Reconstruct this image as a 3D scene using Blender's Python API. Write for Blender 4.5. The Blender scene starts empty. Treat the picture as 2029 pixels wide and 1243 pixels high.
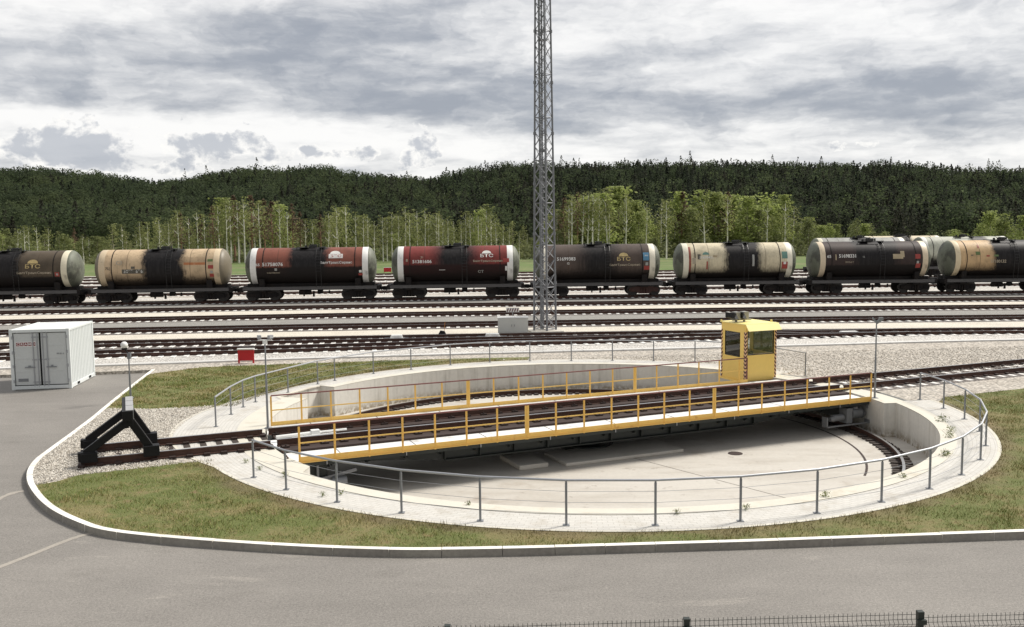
import bpy, math, random
import numpy as np
from mathutils import Vector, Matrix
from mathutils.geometry import tessellate_polygon
R = math.radians
random.seed(11); rng = np.random.default_rng(7)
scene = bpy.context.scene
col = bpy.data.collections.new('yard'); scene.collection.children.link(col)

# ------------------------------------------------------------------ camera
F, PITCH, ROLL, CAMH = 1796.4, 0.09022, -0.010743, 5.947      # focal length in px of a 2029 px wide frame
cam = bpy.data.cameras.new('camera'); camo = bpy.data.objects.new('camera', cam); scene.collection.objects.link(camo)
cam.sensor_width = 36; cam.lens = 36*F/2029; cam.clip_start = .2; cam.clip_end = 6000
camo.matrix_world = Matrix.Translation((0, 0, CAMH)) @ Matrix.Rotation(math.pi/2-PITCH, 4, 'X') @ Matrix.Rotation(ROLL, 4, 'Z')
scene.camera = camo

def G(px, py, z=0.):
    """world point at height z behind a pixel of the 2029x1243 photograph (survey of the ground)"""
    a = (px-1014.5)/F; b = (py-621.5)/F
    cr, sr = math.cos(ROLL), math.sin(ROLL)
    u = a*cr+b*sr; w = -a*sr+b*cr
    c, s = math.cos(PITCH), math.sin(PITCH)
    dx, dy, dz = u, c-w*s, -s-w*c
    t = (z-CAMH)/dz
    return Vector((dx*t, dy*t, z))

# ------------------------------------------------------------------ light
SUN_AZ, SUN_EL = R(60), R(49)
sun = bpy.data.lights.new('sun', 'SUN'); suno = bpy.data.objects.new('sun', sun); scene.collection.objects.link(suno)
sun.energy = 2.4; sun.angle = R(12); sun.color = (1, .95, .87)
sd = Vector((math.sin(SUN_AZ)*math.cos(SUN_EL), math.cos(SUN_AZ)*math.cos(SUN_EL), math.sin(SUN_EL)))
suno.rotation_euler = (-sd).to_track_quat('-Z', 'Y').to_euler()
scene.view_settings.view_transform = 'Standard'; scene.view_settings.look = 'None'
scene.view_settings.exposure = .86; scene.view_settings.gamma = 1

class NT:
    """small helper to write node maths"""
    def __init__(s, tree): s.t = tree; s.n = tree.nodes; s.l = tree.links
    def put(s, sock, v):
        if isinstance(v, bpy.types.NodeSocket): s.l.new(v, sock)
        elif v is not None:
            if sock.type == 'RGBA' and len(v) == 3: v = (*v, 1)
            if sock.type == 'VECTOR' and len(v) == 4: v = v[:3]
            sock.default_value = v
    def m(s, op, a, b=None, c=None, clamp=False):
        n = s.n.new('ShaderNodeMath'); n.operation = op; n.use_clamp = clamp
        s.put(n.inputs[0], a)
        if b is not None: s.put(n.inputs[1], b)
        if c is not None: s.put(n.inputs[2], c)
        return n.outputs[0]
    def v(s, op, a, b=None):
        n = s.n.new('ShaderNodeVectorMath'); n.operation = op; s.put(n.inputs[0], a)
        if b is not None: s.put(n.inputs[1], b)
        return n.outputs['Value'] if op in ('LENGTH', 'DOT_PRODUCT', 'DISTANCE') else n.outputs[0]
    def sep(s, a):
        n = s.n.new('ShaderNodeSeparateXYZ'); s.put(n.inputs[0], a); return n.outputs
    def comb(s, x, y, z):
        n = s.n.new('ShaderNodeCombineXYZ'); s.put(n.inputs[0], x); s.put(n.inputs[1], y); s.put(n.inputs[2], z); return n.outputs[0]
    def noise(s, vec, scale, detail=3, rough=.5, dist=0., colour=False):
        n = s.n.new('ShaderNodeTexNoise'); s.put(n.inputs['Vector'], vec); n.inputs['Scale'].default_value = scale
        n.inputs['Detail'].default_value = detail; n.inputs['Roughness'].default_value = rough; n.inputs['Distortion'].default_value = dist
        return n.outputs['Color' if colour else 'Fac']
    def voro(s, vec, scale, feature='F1', out='Distance'):
        n = s.n.new('ShaderNodeTexVoronoi'); n.feature = feature; s.put(n.inputs['Vector'], vec); n.inputs['Scale'].default_value = scale
        return n.outputs[out]
    def ss(s, x, a, b, lo=0., hi=1.):
        n = s.n.new('ShaderNodeMapRange'); n.interpolation_type = 'SMOOTHSTEP'
        s.put(n.inputs[0], x); n.inputs[1].default_value = a; n.inputs[2].default_value = b
        n.inputs[3].default_value = lo; n.inputs[4].default_value = hi
        return n.outputs[0]
    def mix(s, f, a, b, mode='MIX'):
        n = s.n.new('ShaderNodeMix'); n.data_type = 'RGBA'; n.blend_type = mode
        s.put(n.inputs['Factor'], f); s.put(n.inputs[6], a); s.put(n.inputs[7], b)
        return n.outputs[2]
    def node(s, t): return s.n.new(t)

# ------------------------------------------------------------------ sky: Nishita light under a heavy cloud deck
world = bpy.data.worlds.new('World'); scene.world = world; world.use_nodes = True
w = NT(world.node_tree); w.n.clear()
sky = w.node('ShaderNodeTexSky'); sky.sky_type = 'NISHITA'; sky.sun_disc = False
sky.sun_elevation = SUN_EL; sky.sun_rotation = SUN_AZ
tc = w.node('ShaderNodeTexCoord'); D = w.v('NORMALIZE', tc.outputs['Generated'])
dx, dy, dz = w.sep(D)[:3]
az = w.m('ARCTAN2', dx, dy); el = w.m('ARCSINE', dz)
pl = w.v('SCALE', w.comb(dx, dy, 0.)); pl.node.inputs[3].default_value = 1
w.put(pl.node.inputs[3], w.m('DIVIDE', 1., w.m('ADD', w.m('MAXIMUM', dz, 0.), .10)))   # flat cloud layer overhead
AE = w.comb(az, w.m('MULTIPLY', el, 1.), 0.)
warp = w.noise(w.v('MULTIPLY', AE, (7, 16, 1)), 1., 5, .6, colour=True)
AEw = w.v('ADD', AE, w.v('MULTIPLY', w.v('SUBTRACT', warp, (.5, .5, .5)), (.22, .055, 0)))
def blob(px, py, rx, ry, amp, vec=None):
    a0 = math.atan((px-1014.5)/F); e0 = math.atan((459-(px-1014.5)*.0107-py)/F)*math.cos(a0)
    q = w.v('MULTIPLY', w.v('SUBTRACT', vec or AEw, (a0, e0, 0)), (F/rx, F/ry, 0))
    return w.m('MULTIPLY', w.m('EXPONENT', w.m('MULTIPLY', w.v('DOT_PRODUCT', q, q), -.7)), amp)
layer = [(430, 100, 330, 48, .75), (90, 120, 230, 32, .5), (650, 30, 240, 45, .4), (760, 190, 300, 55, .65), (1180, 190, 240, 50, .3),
         (1440, 225, 260, 34, .55), (1700, 190, 260, 40, .55), (1950, 185, 200, 50, .65), (1520, 92, 130, 22, .4), (900, 120, 200, 40, .45),
         (1060, 235, 200, 25, .35), (350, 200, 60, 12, .5), (20, 175, 80, 20, .45), (178, 180, 40, 17, .8), (1950, 270, 120, 22, .4), (800, 250, 120, 14, .35),
         (60, 50, 150, 45, -.75), (180, 30, 120, 35, -.5), (1650, 45, 320, 50, -.6), (1130, 40, 130, 60, -.35), (340, 168, 170, 26, -.6), (150, 228, 330, 26, -.85),
         (550, 268, 300, 24, -.75), (1930, 125, 170, 24, -.55), (1560, 245, 60, 26, -.6), (830, 300, 500, 40, -.35), (1250, 285, 400, 26, -.25),
         (1020, 140, 50, 16, -.3), (250, 275, 260, 26, -.4)]
acc = None
for bb in layer:
    o = blob(*bb); acc = o if acc is None else w.m('ADD', acc, o)
n1 = w.noise(w.v('MULTIPLY', pl, (1.3, 1.5, 1)), 1.1, 9, .55, .1)
n2 = w.noise(w.v('ADD', w.v('MULTIPLY', AE, (8, 44, 1)), w.v('SCALE', warp)), 1., 8, .55, .1)
n3 = w.noise(w.v('MULTIPLY', AEw, (26, 48, 1)), 1., 8, .58)
dark = w.m('ADD', w.m('MULTIPLY', w.m('SUBTRACT', n1, .5), 1.9), w.m('MULTIPLY', w.m('SUBTRACT', n2, .5), 1.7))
dark = w.m('ADD', dark, w.m('MULTIPLY', w.m('SUBTRACT', n3, .5), 1.1))
dark = w.m('ADD', w.m('ADD', dark, w.m('MULTIPLY', acc, .62)), .30)
dark = w.m('ADD', dark, w.ss(el, .02, .13, -.30, 0.))
dk = w.ss(dark, -.45, 1.25)
cloud = w.mix(dk, (7.7, 7.62, 7.5), (2.8, 3.0, 3.4))
# heaped cloud near the skyline
def billow(scale, seed):
    q = w.v('ADD', w.v('MULTIPLY', AE, (scale, scale*1.15, 1)), w.v('ADD', w.v('MULTIPLY', warp, (1.2, 1.2, 0)), (seed, seed, 0)))
    n = w.node('ShaderNodeTexVoronoi'); n.feature = 'SMOOTH_F1'; w.put(n.inputs['Vector'], q); n.inputs['Scale'].default_value = 1; n.inputs['Smoothness'].default_value = .35; n.inputs['Detail'].default_value = 3.; n.inputs['Roughness'].default_value = .55
    return w.m('SUBTRACT', .5, n.outputs['Distance'])
cn = billow(26, 3.1); edge = w.noise(w.v('MULTIPLY', AE, (120, 135, 1)), 1., 6, .65)
heap = None; AEh = w.v('ADD', AE, w.v('MULTIPLY', w.v('SUBTRACT', warp, (.5, .5, .5)), (.035, .02, 0)))
for bb in [(215, 292, 50, 48, .95), (385, 290, 44, 44, .95), (490, 284, 52, 24, 1.05), (840, 294, 46, 52, .75), (60, 296, 90, 32, .75), (140, 284, 50, 26, .7), (700, 315, 90, 18, .5), (560, 318, 60, 16, .6),
           (1695, 293, 36, 13, .8), (615, 301, 13, 6, 1.), (300, 335, 70, 12, .6),
           (1100, 290, 60, 20, .45), (640, 310, 60, 14, .35)]:
    o = blob(*bb, vec=AEh); heap = o if heap is None else w.m('ADD', heap, o)
hm = w.m('ADD', heap, w.m('ADD', w.m('MULTIPLY', w.m('ADD', cn, .22), 1.0), w.m('MULTIPLY', w.m('SUBTRACT', edge, .5), .75)))
hmask = w.m('MULTIPLY', w.ss(hm, .27, .38), w.ss(heap, .10, .30))
hs = w.m('ADD', hm, w.m('MULTIPLY', w.m('SUBTRACT', w.noise(w.v('MULTIPLY', AEh, (52, 62, 1)), 1., 6, .62), .5), 1.9))
hcol = w.mix(w.ss(hs, .22, .85), (8.0, 7.85, 7.6), (3.7, 3.9, 4.35))
cloud = w.mix(w.m('MULTIPLY', hmask, .8), cloud, hcol)
below = w.ss(el, -.02, .0)
cloud = w.mix(w.m('SUBTRACT', 1., below), cloud, (2.4, 2.4, 2.2))
cloud = w.v('SCALE', cloud); w.put(cloud.node.inputs[3], w.ss(dy, -.35, .3, .72, 1.))      # unseen sky behind the viewer dimmed, added to darken faces turned that way
final = w.mix(.95, sky.outputs[0], cloud)
bg = w.node('ShaderNodeBackground'); w.put(bg.inputs[0], final); bg.inputs[1].default_value = .072
wo = w.node('ShaderNodeOutputWorld'); w.l.new(bg.outputs[0], wo.inputs[0])

# ------------------------------------------------------------------ helpers
def tag(o, label=None, cat=None, group=None, kind=None):
    if label: o['label'] = label
    if cat: o['category'] = cat
    if group: o['group'] = group
    if kind: o['kind'] = kind
    return o
def link(o, parent=None):
    col.objects.link(o)
    if parent: o.parent = parent
    return o
def thing(name, label, cat, loc=(0, 0, 0), rz=0., group=None, scale=1.):
    o = bpy.data.objects.new(name, None); o.empty_display_size = .3; link(o); o.location = loc; o.rotation_euler = (0, 0, rz)
    o.scale = (scale,)*3
    return tag(o, label, cat, group)
def dup(root, loc, rz=0., label=None, group=None, scale=None):
    r = root.copy(); col.objects.link(r); r.location = loc; r.rotation_euler = (0, 0, rz)
    if scale: r.scale = (scale,)*3
    if label: r['label'] = label
    if group: r['group'] = group
    for ch in root.children:
        c = ch.copy(); col.objects.link(c); c.parent = r
        for g in ch.children:
            d = g.copy(); col.objects.link(d); d.parent = c
    return r
class MB:
    def __init__(s, org=(0, 0, 0)): s.V = []; s.Fc = []; s.Mi = []; s.org = Vector(org)
    def add(s, vs, fs, mi=0):
        o = len(s.V); s.V += [Vector(v)-s.org for v in vs]; s.Fc += [[i+o for i in f] for f in fs]; s.Mi += [mi]*len(fs); return s
    def hexa(s, b, t, mi=0):      # bottom 4, top 4 counter-clockwise
        return s.add(list(b)+list(t), [(3, 2, 1, 0), (4, 5, 6, 7), (0, 1, 5, 4), (1, 2, 6, 5), (2, 3, 7, 6), (3, 0, 4, 7)], mi)
    def box(s, c, d, mi=0, rz=0.):
        x, y, z = d[0]/2, d[1]/2, d[2]/2; cs, sn = math.cos(rz), math.sin(rz)
        P = lambda a, b, e: (c[0]+a*cs-b*sn, c[1]+a*sn+b*cs, c[2]+e)
        return s.hexa([P(-x, -y, -z), P(x, -y, -z), P(x, y, -z), P(-x, y, -z)], [P(-x, -y, z), P(x, -y, z), P(x, y, z), P(-x, y, z)], mi)
    def bx(s, x0, x1, y0, y1, z0, z1, mi=0): return s.box(((x0+x1)/2, (y0+y1)/2, (z0+z1)/2), (x1-x0, y1-y0, z1-z0), mi)
    def beam(s, p, q, wd, h, mi=0, up=(0, 0, 1)):
        p = Vector(p); q = Vector(q); d = (q-p).normalized(); u = Vector(up)
        if abs(d.dot(u)) > .98: u = Vector((0, 1, 0))
        a = d.cross(u).normalized()*wd/2; b = a.cross(d).normalized()*h/2
        return s.hexa([p-a-b, p+a-b, p+a+b, p-a+b], [q-a-b, q+a-b, q+a+b, q-a+b], mi)
    def cyl(s, p, q, r0, r1=None, n=12, mi=0, caps=True):
        r1 = r0 if r1 is None else r1
        p = Vector(p); q = Vector(q); d = (q-p).normalized(); u = Vector((0, 0, 1)) if abs(d.z) < .9 else Vector((1, 0, 0))
        a = d.cross(u).normalized(); b = d.cross(a)
        vs = [p+(a*math.cos(k*2*math.pi/n)+b*math.sin(k*2*math.pi/n))*r0 for k in range(n)]
        vs += [q+(a*math.cos(k*2*math.pi/n)+b*math.sin(k*2*math.pi/n))*r1 for k in range(n)]
        fs = [(k, (k+1) % n, n+(k+1) % n, n+k) for k in range(n)]
        if caps: fs += [tuple(range(n-1, -1, -1)), tuple(range(n, 2*n))]
        return s.add(vs, fs, mi)
    def tube(s, pts, r, n=8, mi=0, closed=False):
        pts = [Vector(p) for p in pts]; N = len(pts); vs = []; fs = []
        for i, p in enumerate(pts):
            t = (pts[(i+1) % N]-pts[i-1]) if closed or 0 < i < N-1 else (pts[1]-pts[0] if i == 0 else pts[-1]-pts[-2])
            t.normalize(); u = Vector((0, 0, 1)) if abs(t.z) < .95 else Vector((1, 0, 0))
            a = t.cross(u).normalized(); b = t.cross(a)
            vs += [p+(a*math.cos(k*2*math.pi/n)+b*math.sin(k*2*math.pi/n))*r for k in range(n)]
        for i in range(N if closed else N-1):
            j = (i+1) % N
            fs += [(i*n+k, i*n+(k+1) % n, j*n+(k+1) % n, j*n+k) for k in range(n)]
        if not closed: fs += [tuple(range(n-1, -1, -1)), tuple(range((N-1)*n, N*n))]
        return s.add(vs, fs, mi)
    def prism(s, poly, h0, h1, axis='z', mi=0):
        n = len(poly)
        if axis == 'z': f = lambda a, b, h: (a, b, h)
        elif axis == 'y': f = lambda a, b, h: (a, h, b)
        else: f = lambda a, b, h: (h, a, b)
        vs = [f(a, b, h0) for a, b in poly]+[f(a, b, h1) for a, b in poly]
        return s.add(vs, [tuple(range(n-1, -1, -1)), tuple(range(n, 2*n))]+[(k, (k+1) % n, n+(k+1) % n, n+k) for k in range(n)], mi)
    def build(s, name, mats, parent=None, smooth=False, bevel=0.):
        me = bpy.data.meshes.new(name); me.from_pydata([tuple(v) for v in s.V], [], s.Fc)
        mats = mats if isinstance(mats, (list, tuple)) else [mats]
        for m_ in mats: me.materials.append(m_)
        if len(mats) > 1: me.polygons.foreach_set('material_index', s.Mi)
        if smooth: me.polygons.foreach_set('use_smooth', [True]*len(me.polygons))
        me.update(); o = bpy.data.objects.new(name, me)
        if smooth: me.set_sharp_from_angle(angle=R(40))
        if bevel:
            b = o.modifiers.new('bevel', 'BEVEL'); b.width = bevel; b.segments = 1; b.limit_method = 'ANGLE'
        return link(o, parent)
def sheet(name, poly, z, mat, kind='structure'):
    """flat polygon sheet (concave allowed)"""
    vs = [Vector((p[0], p[1], 0)) for p in poly]
    tr = tessellate_polygon([vs]); m = MB()
    for t in tr:
        a, b, c = [vs[i] for i in t]
        if (b-a).cross(c-a).z < 0: t = (t[0], t[2], t[1])
        m.add([(vs[i].x, vs[i].y, z) for i in t], [(0, 1, 2)])
    o = m.build(name, mat)
    return tag(o, kind=kind) if kind else o

# ------------------------------------------------------------------ materials
def base_mat(name):
    m = bpy.data.materials.new(name); m.use_nodes = True; t = NT(m.node_tree)
    b = m.node_tree.nodes['Principled BSDF']; return m, t, b
def M(name, c, rough=.7, metal=0., var=.18, s1=2., s2=30., bump=0., c2=None, mixs=1.2, coord='Object', spec=.5, blo=.45, bhi=.62):
    m, t, b = base_mat(name)
    co = t.node('ShaderNodeTexCoord').outputs[coord]
    n1 = t.noise(co, s1, 5, .6); n2 = t.noise(co, s2, 4, .6)
    f = t.m('ADD', t.m('MULTIPLY', t.m('SUBTRACT', n1, .5), 2*var), t.m('MULTIPLY', t.m('SUBTRACT', n2, .5), 2.4*var))
    f = t.m('ADD', f, 1.)
    base = (*c, 1)
    if c2: base = t.mix(t.ss(t.noise(co, mixs, 6, .65), blo, bhi), (*c, 1), (*c2, 1))
    v = t.v('SCALE', base); t.put(v.node.inputs[3], f)
    t.put(b.inputs['Base Color'], v); b.inputs['Roughness'].default_value = rough; b.inputs['Metallic'].default_value = metal
    b.inputs['Specular IOR Level'].default_value = spec
    if bump:
        bn = t.node('ShaderNodeBump'); bn.inputs['Strength'].default_value = bump; bn.inputs['Distance'].default_value = .02
        t.put(bn.inputs['Height'], n2); t.put(b.inputs['Normal'], bn.outputs[0])
    return m
asphalt_m, t, b = base_mat('asphalt')
co = t.node('ShaderNodeTexCoord').outputs['Object']
sp = t.noise(co, 24, 4, .85); sp2 = t.voro(co, 60); big = t.noise(co, .22, 5, .6); mid = t.noise(t.v('MULTIPLY', co, (.5, 1.6, 1)), 1.1, 5, .6)
fa = t.m('ADD', t.m('MULTIPLY', t.m('SUBTRACT', sp, .5), 1.7), t.m('MULTIPLY', t.m('SUBTRACT', big, .5), .32))
fa = t.m('ADD', t.m('ADD', fa, t.m('MULTIPLY', t.m('SUBTRACT', mid, .5), .3)), 1.)
fa = t.m('ADD', fa, t.m('MULTIPLY', t.m('SUBTRACT', sp2, .4), .5))
ac = t.mix(t.ss(big, .45, .65), (.200, .186, .169, 1), (.213, .198, .180, 1))
ac = t.mix(t.m('MULTIPLY', t.ss(t.noise(t.v('MULTIPLY', co, (.5, 1.3, 1)), .8, 6, .7), .56, .68), .28), ac, (.13, .12, .105, 1))
ac = t.mix(t.m('MULTIPLY', t.ss(t.noise(t.v('MULTIPLY', co, (.35, 1.5, 1)), 1.3, 6, .7, .5), .60, .70), .3), ac, (.36, .33, .29, 1))
v = t.v('SCALE', ac); t.put(v.node.inputs[3], fa); t.put(b.inputs['Base Color'], v); b.inputs['Roughness'].default_value = .85
bn = t.node('ShaderNodeBump'); bn.inputs['Strength'].default_value = .35; bn.inputs['Distance'].default_value = .01; t.put(bn.inputs['Height'], sp); t.put(b.inputs['Normal'], bn.outputs[0])

def gravel(name, c1, c2, c3, size=16., tint=None, contrast=.75):
    m, t, b = base_mat(name); co = t.node('ShaderNodeTexCoord').outputs['Object']
    vo = t.node('ShaderNodeTexVoronoi'); t.put(vo.inputs['Vector'], co); vo.inputs['Scale'].default_value = size
    rnd = t.sep(vo.outputs['Color'])[0]; d = vo.outputs['Distance']
    vo2 = t.voro(co, size*2.7); big = t.noise(co, .35, 5, .6); bg2 = t.noise(co, 1.7, 4, .6)
    c = t.mix(rnd, (*c1, 1), (*c2, 1)); c = t.mix(t.ss(t.m('ADD', big, t.m('MULTIPLY', t.m('SUBTRACT', bg2, .5), .5)), .42, .68), c, t.mix(.45, c, (*c3, 1)))
    if tint: c = t.mix(t.ss(t.noise(co, 2.3, 5, .7), .6, .74), c, (*tint, 1))
    f = t.m('SUBTRACT', 1.12, t.m('MULTIPLY', t.ss(d, .25, .72), contrast)); f = t.m('SUBTRACT', f, t.m('MULTIPLY', t.ss(vo2, .4, .8), .15))
    v = t.v('SCALE', c); t.put(v.node.inputs[3], f); t.put(b.inputs['Base Color'], v); b.inputs['Roughness'].default_value = .9
    bn = t.node('ShaderNodeBump'); bn.inputs['Strength'].default_value = .9; bn.inputs['Distance'].default_value = .03; bn.invert = True
    t.put(bn.inputs['Height'], d); t.put(b.inputs['Normal'], bn.outputs[0]); return m
ballast_m = gravel('ballast', (.80, .77, .72), (.62, .59, .54), (.52, .49, .45), 13, contrast=.55)
trackbed_m = gravel('track_bed', (.34, .30, .27), (.16, .14, .13), (.12, .09, .08), 11)
oily_m = gravel('oily_ballast', (.13, .10, .085), (.07, .05, .045), (.05, .035, .03), 11)
yardgravel_m = gravel('yard_gravel', (.62, .57, .50), (.47, .425, .365), (.40, .35, .29), 9, tint=(.4, .29, .2), contrast=.5)
greystrip_m = gravel('grey_path', (.36, .345, .315), (.27, .26, .24), (.24, .23, .21), 20, contrast=.3)
cream_m = gravel('sand_path', (.74, .69, .59), (.66, .61, .52), (.56, .51, .43), 20, contrast=.25)
concrete_m = M('concrete', (.54, .51, .455), .85, var=.08, s1=.6, s2=12, bump=.1, c2=(.44, .41, .36), mixs=.7, blo=.5, bhi=.75)
coping_m = M('coping_concrete', (.62, .59, .51), .85, var=.1, s1=1.2, s2=25, c2=(.52, .47, .38), mixs=1.3, blo=.52, bhi=.72)
# pit floor: damp and dusty patches
floor_m, t, b = base_mat('pit_floor_concrete'); co = t.node('ShaderNodeTexCoord').outputs['Object']
f1 = t.noise(t.v('MULTIPLY', co, (.25, 1., 1)), .9, 6, .62); f2 = t.noise(co, 9, 5, .65); f3 = t.noise(co, .35, 5, .6)
c = t.mix(t.ss(f1, .4, .68), (.53, .50, .45, 1), (.44, .405, .355, 1)); c = t.mix(t.ss(f3, .55, .72), c, (.34, .29, .235, 1)); c = t.mix(t.m('MULTIPLY', t.ss(t.noise(co, 2.2, 6, .7), .60, .70), .45), c, (.22, .18, .145, 1))
v = t.v('SCALE', c); t.put(v.node.inputs[3], t.m('ADD', .88, t.m('MULTIPLY', f2, .24))); t.put(b.inputs['Base Color'], v); b.inputs['Roughness'].default_value = .8
# pit wall: vertical water streaks
wall_m, t, b = base_mat('pit_wall_concrete'); co = t.node('ShaderNodeTexCoord').outputs['Object']
st = t.noise(t.v('MULTIPLY', co, (2.4, 2.4, .18)), 1.6, 6, .65); s2 = t.noise(co, 7, 4, .6)
zz = t.sep(co)[2]
c = t.mix(t.ss(st, .45, .75), (.68, .655, .60, 1), (.50, .475, .42, 1)); c = t.mix(t.m('MULTIPLY', t.ss(zz, -.75, -1.15), t.ss(s2, .35, .6)), c, (.30, .25, .18, 1))
v = t.v('SCALE', c); t.put(v.node.inputs[3], t.m('ADD', .88, t.m('MULTIPLY', s2, .24))); t.put(b.inputs['Base Color'], v); b.inputs['Roughness'].default_value = .9
# paving blocks laid round the pit
CX, CY = 2.38, 29.59
pave_m, t, b = base_mat('paving_blocks'); co = t.node('ShaderNodeTexCoord').outputs['Object']
xx, yy, zz = t.sep(t.v('SUBTRACT', co, (CX, CY, 0)))[:3]
rr = t.m('SQRT', t.m('ADD', t.m('MULTIPLY', xx, xx), t.m('MULTIPLY', yy, yy))); aa = t.m('MULTIPLY', t.m('ARCTAN2', yy, xx), 11.4)
br = t.node('ShaderNodeTexBrick'); t.put(br.inputs['Vector'], t.comb(aa, rr, 0.)); br.inputs['Scale'].default_value = 1
br.inputs['Brick Width'].default_value = .22; br.inputs['Row Height'].default_value = .11; br.inputs['Mortar Size'].default_value = .007
br.inputs['Color1'].default_value = (.60, .58, .54, 1); br.inputs['Color2'].default_value = (.555, .54, .505, 1); br.inputs['Mortar'].default_value = (.44, .42, .38, 1)
pn = t.noise(co, 1.4, 6, .65); pn2 = t.noise(co, 22, 4, .6)
c = t.mix(t.ss(pn, .48, .72), br.outputs['Color'], t.mix(.45, br.outputs['Color'], (.34, .29, .22, 1)))
v = t.v('SCALE', c); t.put(v.node.inputs[3], t.m('ADD', .86, t.m('MULTIPLY', pn2, .28))); t.put(b.inputs['Base Color'], v); b.inputs['Roughness'].default_value = .88
def soil_edge(t, co, c):
    x_, y_, z_ = t.sep(t.v('SUBTRACT', co, (2.38, 29.59, 0)))[:3]
    r_ = t.m('SQRT', t.m('ADD', t.m('MULTIPLY', x_, x_), t.m('MULTIPLY', y_, y_))); r_ = t.m('ADD', r_, t.m('MULTIPLY', t.m('SUBTRACT', t.noise(co, 1.3, 5, .65), .5), 2.2))
    return t.mix(t.m('MULTIPLY', t.ss(r_, 12.8, 12.1), .6), c, (.19, .135, .075, 1))
turf_m, t, b = base_mat('turf'); co = t.node('ShaderNodeTexCoord').outputs['Object']
g1 = t.noise(co, .45, 6, .65); g2 = t.noise(co, 2.6, 6, .7); g3 = t.noise(co, 26, 4, .7)
c = t.mix(t.ss(t.m('ADD', g1, t.m('MULTIPLY', t.m('SUBTRACT', g2, .5), .8)), .40, .66), (.125, .145, .038, 1), (.21, .18, .075, 1))
c = t.mix(t.ss(g2, .60, .72), c, (.21, .125, .07, 1)); c = soil_edge(t, co, c)
v = t.v('SCALE', c); t.put(v.node.inputs[3], t.m('ADD', .45, t.m('MULTIPLY', g3, 1.1))); t.put(b.inputs['Base Color'], v); b.inputs['Roughness'].default_value = .95
bn = t.node('ShaderNodeBump'); bn.inputs['Strength'].default_value = .8; bn.inputs['Distance'].default_value = .04; t.put(bn.inputs['Height'], g3); t.put(b.inputs['Normal'], bn.outputs[0])
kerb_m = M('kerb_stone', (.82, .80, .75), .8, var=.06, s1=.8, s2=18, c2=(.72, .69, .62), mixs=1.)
kerbside_m = M('kerb_dirt_and_shade', (.26, .24, .21), .9, var=.25, s1=1.5, s2=12, c2=(.30, .28, .24), mixs=.8)  # dirt plus the shade of the side turned from the sun, in the colour
galv_m = M('galvanised_steel', (.42, .43, .45), .5, .6, var=.1, s1=3, s2=20)
galvdark_m = M('weathered_galvanised_steel', (.25, .26, .275), .55, .5, var=.15, s1=1, s2=9)
mast_m = M('mast_steel', (.20, .205, .22), .55, .45, var=.15, s1=1, s2=9)
yellow_m = M('yellow_paint', (.88, .57, .15), .5, var=.08, s1=1.2, s2=14, c2=(.60, .32, .08), mixs=2.4, blo=.56, bhi=.74)
cabyellow_m = M('cabin_yellow_paint', (.90, .63, .17), .42, var=.05, s1=1.2, s2=14)
redrail_m = M('red_brown_paint', (.17, .055, .045), .45, var=.15, s1=4, s2=25)
deck_m = M('deck_plate', (.74, .74, .73), .75, var=.07, s1=1.3, s2=16, c2=(.47, .45, .42), mixs=1.8, blo=.52, bhi=.72)
girder_m = M('girder_paint', (.020, .026, .024), .5, var=.3, s1=1, s2=10)
rust_m = M('rail_rust', (.075, .035, .024), .75, var=.25, s1=2, s2=20)
darkrust_m = M('rail_seat_plate', (.04, .024, .02), .8, var=.3, s1=3, s2=20)
railtop_m = M('rail_running_face', (.5, .5, .5), .3, .85, var=.1, s1=3, s2=20)
sleeper_m = M('concrete_sleeper', (.80, .78, .74), .85, var=.12, s1=2, s2=20)
darksleeper_m = M('tarred_sleeper', (.045, .033, .027), .85, var=.3, s1=3, s2=18)
black_m = M('black_paint', (.008, .008, .009), .55, var=.3, s1=2, s2=14, spec=.25)
white_m = M('white_paint', (.78, .78, .76), .5, var=.05, s1=2, s2=14)
red_m = M('red_paint', (.50, .012, .02), .45, var=.1, s1=2, s2=14)
contgrey_m = M('container_door_paint', (.60, .62, .61), .5, var=.06, s1=1.5, s2=12)
contwhite_m = M('container_side_paint', (.72, .75, .74), .5, var=.05, s1=1.5, s2=12, c2=(.62, .62, .58), mixs=1.5, blo=.6, bhi=.8)
cabgrey_m = M('cabinet_grey_paint', (.60, .60, .56), .55, var=.05, s1=2, s2=14)
frame_m = M('wagon_underframe', (.012, .010, .010), .7, var=.35, s1=1.5, s2=12, c2=(.022, .016, .013), mixs=2, spec=.25)
edge_m = M('wagon_sill_face', (.085, .08, .08), .5, var=.2, s1=1.5, s2=9)
bogierust_m = M('rusty_bogie', (.06, .025, .018), .7, var=.35, s1=2, s2=12)
wheel_m = M('wheel_steel', (.05, .045, .042), .5, .5, var=.2, s1=3, s2=12)
machine_m = M('machine_grey', (.20, .205, .21), .5, .2, var=.12, s1=3, s2=12)
glass_m = bpy.data.materials.new('window_glass'); glass_m.use_nodes = True; t = NT(glass_m.node_tree); t.n.clear()
tr = t.node('ShaderNodeBsdfTransparent'); tr.inputs[0].default_value = (.95, .97, .965, 1); gl = t.node('ShaderNodeBsdfGlossy'); gl.inputs['Roughness'].default_value = .03
fr = t.node('ShaderNodeFresnel'); fr.inputs[0].default_value = 1.5; mx = t.node('ShaderNodeMixShader')
t.put(mx.inputs[0], t.m('ADD', fr.outputs[0], .05)); t.l.new(tr.outputs[0], mx.inputs[1]); t.l.new(gl.outputs[0], mx.inputs[2])
om = t.node('ShaderNodeOutputMaterial'); t.l.new(mx.outputs[0], om.inputs[0])
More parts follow.
